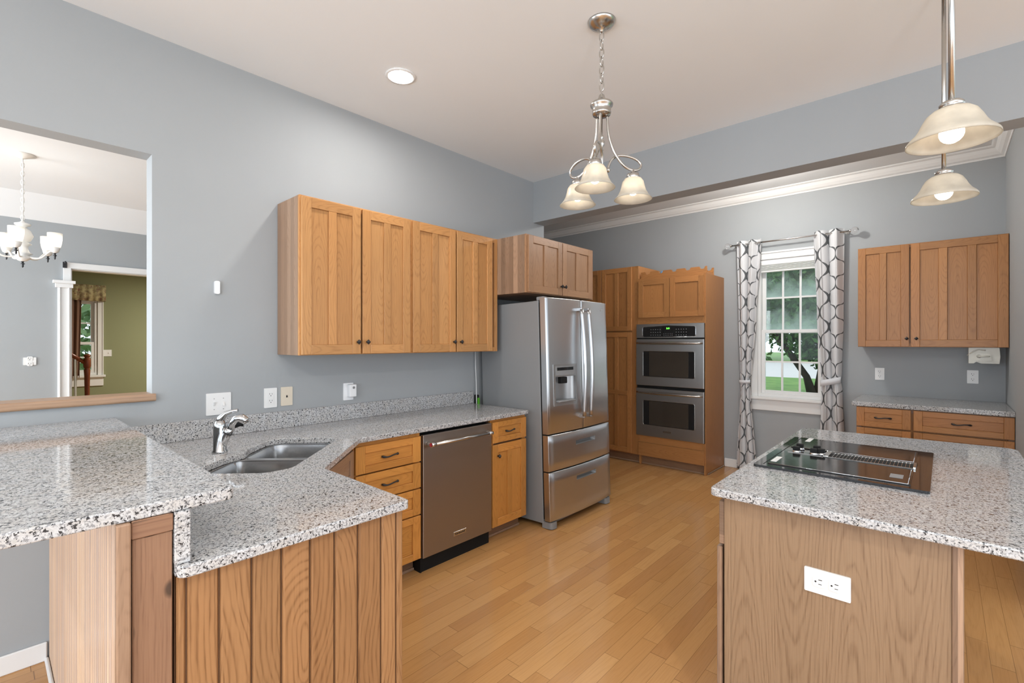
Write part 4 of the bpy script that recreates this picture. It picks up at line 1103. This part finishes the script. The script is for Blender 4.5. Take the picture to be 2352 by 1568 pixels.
b.build('slots', 'slot', r)
MB().box(-0.009, -0.002, -0.0095, -0.0086, -0.003, 0.004).build('reset_button', 'white', r)
t = thing('phone_plate', 'almond coloured phone jack plate beside the safety outlet', 'wall plate', (XW+0.0005, 1.262, 1.107), R90)
b = MB(); plate(b, 0.070, 0.115); b.build('cover_plate', 'almond', t, 0.002)
MB().prism([(-0.005, -0.007), (0.005, -0.007), (0.003, 0.006), (-0.003, 0.006)], 'y', -0.0085, -0.0062).build('jack', 'slot', t)
t = thing('light_switch', 'large white double switch plate behind the faucet', 'switch', (XW+0.0005, 0.887, 1.096), R90)
b = MB(); plate(b, 0.124, 0.122); b.build('cover_plate', 'white', t, 0.002)
for x, s_ in ((-0.023, 1), (0.023, -1)):
    MB().prism([(-0.006, -0.011*s_), (-0.0075, 0.012*s_), (-0.017, 0.012*s_), (-0.010, -0.004*s_)], 'x', x-0.0045, x+0.0045).build('toggle', 'white', t)
    b = MB()
    for z in (-0.03, 0.03): b.lathe([(0.0025, -0.0075), (0.0025, -0.0062)], (x, 0, z), 8, 'y')
    b.build('screw', 'greyplastic', t)
t = thing('plug_in_detector', 'white plug-in detector on an outlet above the middle of the sink counter', 'detector', (XW+0.0005, 1.675, 1.104), R90)
b = MB(); plate(b, 0.073, 0.116); b.build('cover_plate', 'white_dev', t, 0.002)
pb = MB().box(-0.012, 0.040, -0.045, -0.0062, -0.035, 0.05).build('device_body', 'white_dev', t, 0.005, 2)
MB().lathe([(0.009, -0.0462), (0.009, -0.0453), (0.004, -0.0453)], (0.018, 0, 0.028), 16, 'y').build('sensor_dot', 'greyplastic', pb)
o = MB().prism(rounded([(-0.013, -0.036), (0.013, -0.036), (0.013, 0.036), (-0.013, 0.036)], .009), 'y', -0.018, 0).build('wall_sensor', 'white_dev', None, 0.003, 2)
o.location = (XW+0.0005, 0.877, 1.748); o.rotation_euler = (0, 0, R90)
tag(o, 'small white rounded sensor alone on the grey wall left of the wall cabinets', 'sensor')
t = thing('light_switch', 'white switch plate on the olive green wall beside the narrow window', 'switch', (XG+0.0005, 1.156, 1.286), R90)
b = MB(); plate(b, 0.085, 0.09); b.build('cover_plate', 'white', t, 0.002)
MB().box(0.008, 0.016, -0.014, -0.0062, -0.006, 0.012).build('toggle', 'white', t)

# ================================================================ CURTAINS
t = thing('curtain_rod', 'thin nickel curtain rod with clear round finials above the window', 'curtain rod', (-1.234, YK-0.10, 2.527))
MB().tube([(-0.565, 0, 0), (0.56, 0, 0)], 0.0085, 12).build('rod', 'nickel', t)
for s_ in (-1, 1):
    f = MB().sphere((s_*0.592, 0, 0), 0.033, 18).build('finial', 'acrylic', t)
    MB().tube([(s_*0.548, 0, 0), (s_*0.562, 0, 0)], 0.015, 12).build('finial_collar', 'nickel', f)
    b = MB().tube([(s_*0.52, 0, 0.002), (s_*0.52, 0.05, 0.004), (s_*0.52, 0.092, 0.004)], 0.006, 8)
    b.lathe([(0.02, 0.091), (0.02, 0.0995)], (s_*0.52, 0, 0.004), 14, 'y')
    b.build('bracket', 'nickel', t)
def curtain(label, keys, nf, ph, fabric, loc, zt, zb):
    "keys: (z, x0, x1, amp)"
    t = thing('curtain', label, 'curtain', loc, 0, 'trellis curtains at the kitchen window')
    rows, uvs = [], []
    ns, nz = 150, 90
    ks = sorted(keys, key=lambda q: -q[0])
    def at(z):
        for (a, b_) in zip(ks, ks[1:]):
            if z >= b_[0]:
                f_ = (z-b_[0])/(a[0]-b_[0]); f_ = f_*f_*(3-2*f_)
                return [b_[i]+(a[i]-b_[i])*f_ for i in (1, 2, 3)]
        return ks[-1][1:]
    for j in range(nz+1):
        z = zt+(zb-zt)*j/nz; x0, x1, am = at(z); r = []; uu = []
        for i in range(ns+1):
            s_ = i/ns
            a = 2*PI*nf*s_+ph
            x = x0+(x1-x0)*(s_+0.10/nf*math.sin(2*a)*0.5)
            y = am*(math.sin(a)+0.25*math.sin(2.3*a+z*1.1))
            r.append((x, y, z)); uu.append((s_*fabric, z))
        rows.append(r); uvs.append(uu)
    b = MB().grid(rows, uvs)
    o = b.build('panel', 'curtain', t)
    so_ = o.modifiers.new('thickness', 'SOLIDIFY'); so_.thickness = 0.002
    return t
cl = (-1.60, YK-0.10, 0.0)
tl = curtain('trellis patterned curtain left of the window, tied back at its middle', [(2.565, -0.135, 0.122, 0.034), (1.7, -0.115, 0.075, 0.03), (1.10, -0.10, 0.03, 0.026), (1.0, -0.092, 0.008, 0.02), (0.9, -0.10, 0.02, 0.024), (0.02, -0.14, 0.075, 0.03)], 2.5, 0.6, 0.72, cl, 2.565, 0.02)
cr = (-0.86, YK-0.10, 0.0)
tr = curtain('trellis patterned curtain right of the window, gathered by a pale tieback', [(2.565, -0.135, 0.125, 0.036), (1.7, -0.105, 0.118, 0.034), (1.15, -0.075, 0.105, 0.03), (1.05, -0.06, 0.10, 0.026), (0.95, -0.065, 0.11, 0.03), (0.02, -0.09, 0.145, 0.036)], 2.0, 1.2, 0.62, cr, 2.565, 0.02)
def tie(par, x0, x1, z, tilt, hgt, nm='tieback'):
    rows = []
    for dz in (-hgt/2, hgt/2):
        r = []
        for i in range(25):
            a = 2*PI*i/24; xx = (x0+x1)/2+math.cos(a)*(x1-x0)/2
            r.append((xx, math.sin(a)*0.040, z+dz+tilt*math.cos(a)))
        rows.append(r)
    o = MB().grid(rows).build(nm, 'band', par); q = o.modifiers.new('thickness', 'SOLIDIFY'); q.thickness = 0.004
tie(tl, -0.10, 0.015, 1.0, 0.004, 0.035)
tie(tr, -0.068, 0.108, 1.045, 0.022, 0.06)

# ================================================================ LIGHT FITTINGS
cx, cy = -2.400, 1.667
t = thing('recessed_light', 'round recessed ceiling light glowing white, alone on the left of the ceiling', 'ceiling light', (cx, cy, HC))
MB().lathe([(0.090, -0.001), (0.088, -0.006), (0.072, -0.008), (0.068, -0.003), (0.068, -0.001)], (0, 0, 0), 36, close=True).build('trim_ring', 'trim', t)
MB().lathe([(0.067, -0.0005), (0.067, -0.0035), (0.002, -0.0045)], (0, 0, 0), 32).build('lens', 'can', t)

def chain(b, z0, z1, L=0.046, wd=0.011, r=0.0026, step=0.038):
    z = z1-L/2; i = 0
    while z > z0:
        pts = []
        for q in range(16):
            a = 2*PI*q/16; px = wd*math.cos(a); pz = L/2*math.sin(a)
            pts.append((px if i % 2 == 0 else 0, 0 if i % 2 == 0 else px, z+pz))
        b.tube(pts, r, 6, closed=True); z -= step; i += 1
    return b
t = thing('chandelier', 'three-light nickel chandelier with looping arms and bell shades over the kitchen', 'chandelier', (-1.255, 2.050, 2.1548), math.radians(0))
CS = 1.0837; t.scale = (CS, CS, CS)
zc = (HC-2.1548)/CS
MB().lathe([(0.064, zc-0.001), (0.063, zc-0.006), (0.052, zc-0.018), (0.03, zc-0.028), (0.012, zc-0.033), (0.008, zc-0.045), (0.003, zc-0.05)], (0, 0, 0), 32).build('canopy', 'nickel', t)
chain(MB(), 0.485, zc-0.045).build('chain', 'nickel', t)
MB().lathe([(0.004, 0.475), (0.012, 0.468), (0.016, 0.455), (0.02, 0.445), (0.047, 0.432), (0.052, 0.425), (0.050, 0.418), (0.044, 0.412), (0.040, 0.392), (0.043, 0.388), (0.040, 0.378), (0.012, 0.374), (0.003, 0.374)], (0, 0, 0), 28).build('hub', 'nickel', t)
MB().lathe([(0.004, 0.374), (0.004, 0.285), (0.009, 0.281), (0.009, 0.274), (0.004, 0.27), (0.014, 0.255), (0.014, 0.243), (0.005, 0.226), (0.009, 0.219), (0.004, 0.21), (0.004, 0.13), (0.007, 0.125), (0.002, 0.118)], (0, 0, 0), 16).build('stem', 'nickel', t)
def catmull(P, n=6):
    P = [Vector(p) for p in P]; out = []
    for i in range(len(P)-1):
        p0 = P[max(i-1, 0)]; p1 = P[i]; p2 = P[i+1]; p3 = P[min(i+2, len(P)-1)]
        for q in range(n):
            s_ = q/n
            out.append(0.5*((2*p1)+(-p0+p2)*s_+(2*p0-5*p1+4*p2-p3)*s_*s_+(-p0+3*p1-3*p2+p3)*s_**3))
    out.append(P[-1]); return out
arm_rz = [(0.026, 0.375, 0), (0.03, 0.31, 0), (0.042, 0.255, 0), (0.068, 0.197, 0), (0.108, 0.150, 0.0), (0.15, 0.135, 0.004), (0.182, 0.143, 0.010), (0.192, 0.165, 0.014), (0.172, 0.188, 0.016), (0.13, 0.202, 0.016), (0.085, 0.202, 0.014), (0.052, 0.182, 0.012), (0.036, 0.150, 0.010), (0.033, 0.132, 0.009)]
bell = [(0.024, 0.098), (0.038, 0.094), (0.048, 0.080), (0.053, 0.058), (0.059, 0.038), (0.070, 0.018), (0.086, 0.0)]
def shade_mb(prof, th, c):
    inner = [(max(r-th, 0.004), h-(th if i == 0 else 0)) for i, (r, h) in enumerate(prof)]
    return MB().lathe(prof+inner[::-1], c, 36, close=True)
base_ang = math.radians(42.103)
for deg in (7, 127, 247):
    a = base_ang+math.radians(deg)
    def pol(r, z, s_): return (r*math.cos(a)-s_*math.sin(a), r*math.sin(a)+s_*math.cos(a), z)
    P = catmull([pol(*q) for q in arm_rz], 6)
    ar = MB().tube(P, 0.0058, 10).build('arm', 'nickel', t)
    MB().sphere(tuple(P[-1]), 0.011, 12).build('ball_finial', 'nickel', ar)
    c = pol(0.15, 0, 0.004)
    MB().lathe([(0.006, 0.135), (0.010, 0.128), (0.012, 0.122), (0.027, 0.117), (0.029, 0.108), (0.031, 0.098), (0.028, 0.094), (0.01, 0.094)], c, 24).build('lamp_holder', 'nickel', ar)
    sh = shade_mb(bell, 0.003, c).build('glass_shade', 'shade', ar)
    bl = MB().sphere((c[0], c[1], 0.048), 0.024, 16, sc3=(1, 1, 1.25)).build('bulb', 'bulb', sh)

def pendant(label, loc):
    t = thing('pendant_lamp', label, 'pendant lamp', loc, 0, 'pendant lamps above the island')
    top = HC-loc[2]
    MB().lathe([(0.006, 0.125), (0.024, 0.124), (0.031, 0.117), (0.031, 0.110), (0.026, 0.107), (0.038, 0.102), (0.041, 0.092), (0.038, 0.088), (0.01, 0.088)], (0, 0, 0), 28).build('cap', 'nickel', t)
    MB().tube([(0, 0, 0.122), (0, 0, top-0.02)], 0.0078, 12).build('rod', 'nickel', t)
    MB().lathe([(0.06, top-0.001), (0.058, top-0.012), (0.02, top-0.026), (0.006, top-0.03)], (0, 0, 0), 28).build('canopy', 'nickel', t)
    prof = [(r*1.03, h*1.03) for r, h in ((0.030, 0.098), (0.046, 0.094), (0.060, 0.082), (0.070, 0.064), (0.078, 0.046), (0.088, 0.030), (0.100, 0.018), (0.108, 0.008), (0.1095, 0.0))]
    shade_mb(prof, 0.003, (0, 0, 0)).build('glass_shade', 'shade', t)
    MB().sphere((0, 0, 0.026), 0.031, 18).build('bulb', 'pbulb', t)
    return t
pendant('nearer and larger-looking glass pendant lamp at the upper right, over the island', (0.0179, 2.018, 2.067))
pendant('farther and lower glass pendant lamp over the island, hanging behind the other pendant', (0.0, 2.805, 2.067))

# dining chandelier
t = thing('chandelier', 'white five-arm chandelier with upturned glowing shades in the dining room', 'chandelier', (-4.22, 0.163, 1.91))
MB().lathe([(0.062, 0.69), (0.06, 0.684), (0.03, 0.672), (0.01, 0.664), (0.003, 0.66)], (0, 0, 0), 28).build('canopy', 'whitewood', t)
chain(MB(), 0.285, 0.668, 0.034, 0.008, 0.0022, 0.027).build('chain', 'whitewood', t)
MB().tube([(0.006, 0, 0.665), (0.012, 0.002, 0.60), (0.004, 0, 0.55), (0.007, 0.002, 0.40), (0.004, 0, 0.27)], 0.003, 6).build('cord', 'whitewood', t)
MB().lathe([(0.004, 0.285), (0.012, 0.272), (0.038, 0.262), (0.036, 0.254), (0.02, 0.247), (0.018, 0.238), (0.036, 0.222), (0.050, 0.19), (0.036, 0.158), (0.024, 0.148), (0.042, 0.138), (0.026, 0.125), (0.024, 0.11), (0.032, 0.088), (0.046, 0.078), (0.03, 0.068), (0.04, 0.055), (0.032, 0.045), (0.02, 0.034), (0.008, 0.03)], (0, 0, 0), 24).build('column', 'whitewood', t)
MB().lathe([(0.007, 0.03), (0.004, 0.02), (0.012, 0.016), (0.004, 0.010), (0.006, 0.002), (0.002, -0.008)], (0, 0, 0), 12).build('finial', 'black', t)
for i in range(5):
    a = math.radians(132+72*i); ca, sa = math.cos(a), math.sin(a)
    P = catmull([(ca*r, sa*r, z) for r, z in ((0.03, 0.058), (0.06, 0.052), (0.09, 0.056), (0.115, 0.078), (0.135, 0.098), (0.15, 0.102))], 5)
    ar = MB().tube(P, 0.005, 8).build('arm', 'whitewood', t)
    c = (ca*0.16, sa*0.16, 0)
    MB().lathe([(0.006, 0.09), (0.018, 0.098), (0.024, 0.115), (0.026, 0.125), (0.01, 0.126)], c, 20).build('lamp_holder', 'whitewood', ar)
    MB().lathe([(0.007, 0.09), (0.004, 0.08), (0.011, 0.075), (0.004, 0.069), (0.005, 0.06), (0.002, 0.05)], c, 10).build('drop', 'black', ar)
    pf = [(0.026, 0.126), (0.031, 0.145), (0.035, 0.175), (0.0365, 0.215)]
    sh = MB().lathe(pf+[(r-0.003, h) for r, h in pf[::-1]], c, 24, close=True).build('glass_shade', 'dshade', ar)
    MB().sphere((c[0], c[1], 0.172), 0.020, 14, sc3=(1, 1, 1.35)).build('bulb', 'dbulb', sh)

# ================================================================ THINGS SEEN THROUGH THE OPENING
t = thing('curtain_bracket', 'small black rod bracket at the left end of the dining room opening', 'bracket', (XD+0.019, 0.462, 2.098))
MB().box(0.0, 0.008, -0.014, 0.014, -0.03, 0.02).build('bracket_plate', 'black', t, 0.002)
MB().tube([(0.004, 0, 0.012), (0.05, 0, 0.016), (0.052, 0, 0.0)], 0.006, 8).build('hook', 'black', t)
t = thing('window_valance', 'floral valance over the narrow window in the olive green room', 'valance', (XG+0.002, 0.93, 2.0))
b = MB(); rows = []; 
for dz in (-0.005, 0.21):
    r = [(0.0, -0.20, dz)]
    for i in range(41):
        y = -0.20+0.40*i/40; r.append((0.075+0.010*math.sin(i*0.9)*(1 if dz < 0.1 else 0.5), y, dz))
    r.append((0.0, 0.20, dz)); rows.append(r)
b.grid(rows); o = b.build('fabric', 'floral', t); o.modifiers.new('thickness', 'SOLIDIFY').thickness = 0.003
MB().box(0.0, 0.07, -0.195, 0.195, 0.19, 0.205).build('board', 'white', t)
o = MB()
rows = []
for j in range(11):
    z = 0.965+1.035*j/10
    rows.append([(XG+0.055+0.018*math.sin(2*PI*i/10), 0.72+0.16*i/30-0.02*(1-j/10)*(i/30), z) for i in range(31)])
o.grid(rows); o = o.build('drape', 'brown_drape', None, origin=(XG+0.055, 0.80, 0.965)); o.modifiers.new('thickness', 'SOLIDIFY').thickness = 0.003
tag(o, 'brown drape hanging under the floral valance in the olive green room', 'curtain')
t = thing('stair_railing', 'dark red wooden newel post with sloping handrail in the olive green room', 'railing', (-7.3, 0.80, 0.0))
MB().lathe([(0.035, 0.0), (0.035, 0.25), (0.022, 0.28), (0.020, 0.7), (0.026, 1.05), (0.030, 1.12), (0.022, 1.135), (0.031, 1.15), (0.034, 1.16), (0.034, 1.245), (0.02, 1.26), (0.03, 1.275), (0.032, 1.29), (0.018, 1.30), (0.003, 1.30)], (0, 0, 0), 20).build('newel_post', 'mahog', t)
MB().tube([(0, -0.01, 1.195), (0, -0.14, 1.30), (0, -0.95, 1.95)], 0.022, 10).build('handrail', 'mahog', t)
for i in range(5):
    y = -0.10-i*0.15; MB().tube([(0, y, 0.0), (0, y, 1.19-(y+0.01)*0.805)], 0.012, 8).build('baluster', 'whitewood', t)

# ================================================================ OUTSIDE THE WINDOW
struct('ground', MB().box(-40, 30, 6.3, 22.0, -0.12, -0.02), 'grass')
struct('road', MB().box(-60, 40, 22.0, 40.0, -0.10, -0.02), 'road')
struct('verge', MB().box(-90, 60, 40.0, 70.0, -0.10, 0.02), 'grass')
def leaves(n, blobs, size):
    b = MB()
    for _ in range(n):
        cx_, cy_, cz_, rx, ry, rz_ = random.choices(blobs, weights=[q[3]*q[4]*q[5] for q in blobs])[0]
        while True:
            p = Vector((random.uniform(-1, 1), random.uniform(-1, 1), random.uniform(-1, 1)))
            if 0.25 < p.length < 1: break
        c_ = Vector((cx_+p.x*rx, cy_+p.y*ry, cz_+p.z*rz_))
        u = Vector((random.gauss(0, 1), random.gauss(0, 1), random.gauss(0, 1))).normalized()
        v = u.cross(Vector((random.gauss(0, 1), random.gauss(0, 1), random.gauss(0, 1)))).normalized()
        s_ = size*random.uniform(0.6, 1.3)
        b.face([c_-u*s_, c_+v*s_*0.45, c_+u*s_, c_-v*s_*0.45])
    return b
t = thing('tree', 'leafy tree with two dark leaning trunks on the lawn outside the kitchen window', 'tree', (-2.75, 14.9, 0.0))
MB().tube([(0.15, 0, -0.05), (0.0, 0, 0.5), (-0.45, 0, 1.2), (-1.0, 0.1, 1.9), (-1.5, 0.2, 3.0), (-1.7, 0.3, 4.2)], [0.13, 0.085, 0.075, 0.07, 0.06, 0.04], 10).build('trunk', 'mulch', t)
MB().tube([(0.25, 0.1, -0.05), (0.33, 0.1, 0.7), (0.30, 0.1, 1.6), (0.4, 0.15, 2.8), (0.3, 0.2, 4.2)], [0.14, 0.09, 0.085, 0.08, 0.05], 10).build('trunk', 'mulch', t)
leaves(20000, [(-0.15, 0.4, 1.45, 0.65, 0.9, 0.55), (0.45, 0.4, 1.25, 0.55, 0.9, 0.7), (-0.85, 0.5, 1.85, 0.6, 0.9, 0.5), (-0.15, 0.4, 1.45, 0.65, 0.9, 0.55), (0.0, 0.6, 2.2, 1.3, 0.9, 0.7), (0.55, 0.3, 0.95, 0.45, 0.6, 0.45), (-1.05, 0.2, 1.15, 0.22, 0.3, 0.32), (-1.0, 0.6, 2.5, 0.9, 0.7, 0.8), (-0.9, 0, 3.6, 1.9, 1.6, 1.5), (0.6, 0.2, 3.4, 1.8, 1.6, 1.7), (-0.2, -0.3, 2.35, 1.1, 1.0, 0.8), (0.9, -0.3, 1.9, 0.8, 0.8, 0.9), (-1.4, 0, 1.55, 0.35, 0.4, 0.5), (-0.3, 0, 5.2, 2.4, 2.0, 1.4)], 0.10).build('foliage', 'leaf', t)
t = thing('tree', 'paler leafy tree far across the road behind the dark tree', 'tree', (-8.0, 44.0, 0.0))
MB().tube([(0, 0, 0), (0.2, 0, 2.5), (0.1, 0, 6)], [0.35, 0.3, 0.15], 10).build('trunk', 'mulch', t)
leaves(6000, [(-5, 0, 4.6, 5, 2.5, 3.6), (4, 0, 4.5, 6, 2.5, 3.8), (0, 0, 8.5, 7, 3, 4)], 0.38).build('foliage', 'leaf2', t)
t = thing('bush', 'green bush outside the narrow window of the olive green room', 'bush', (-12.5, 1.6, -0.02))
MB().tube([(0, 0, 0), (0, 0, 1.2)], 0.08, 8).build('trunk', 'mulch', t)
leaves(2500, [(0, 0, 1.4, 1.2, 2.2, 1.3)], 0.12).build('foliage', 'leaf2', t)
struct('ground_side', MB().box(-40, -9.3, -15, 6.3, -0.12, -0.02), 'grass')
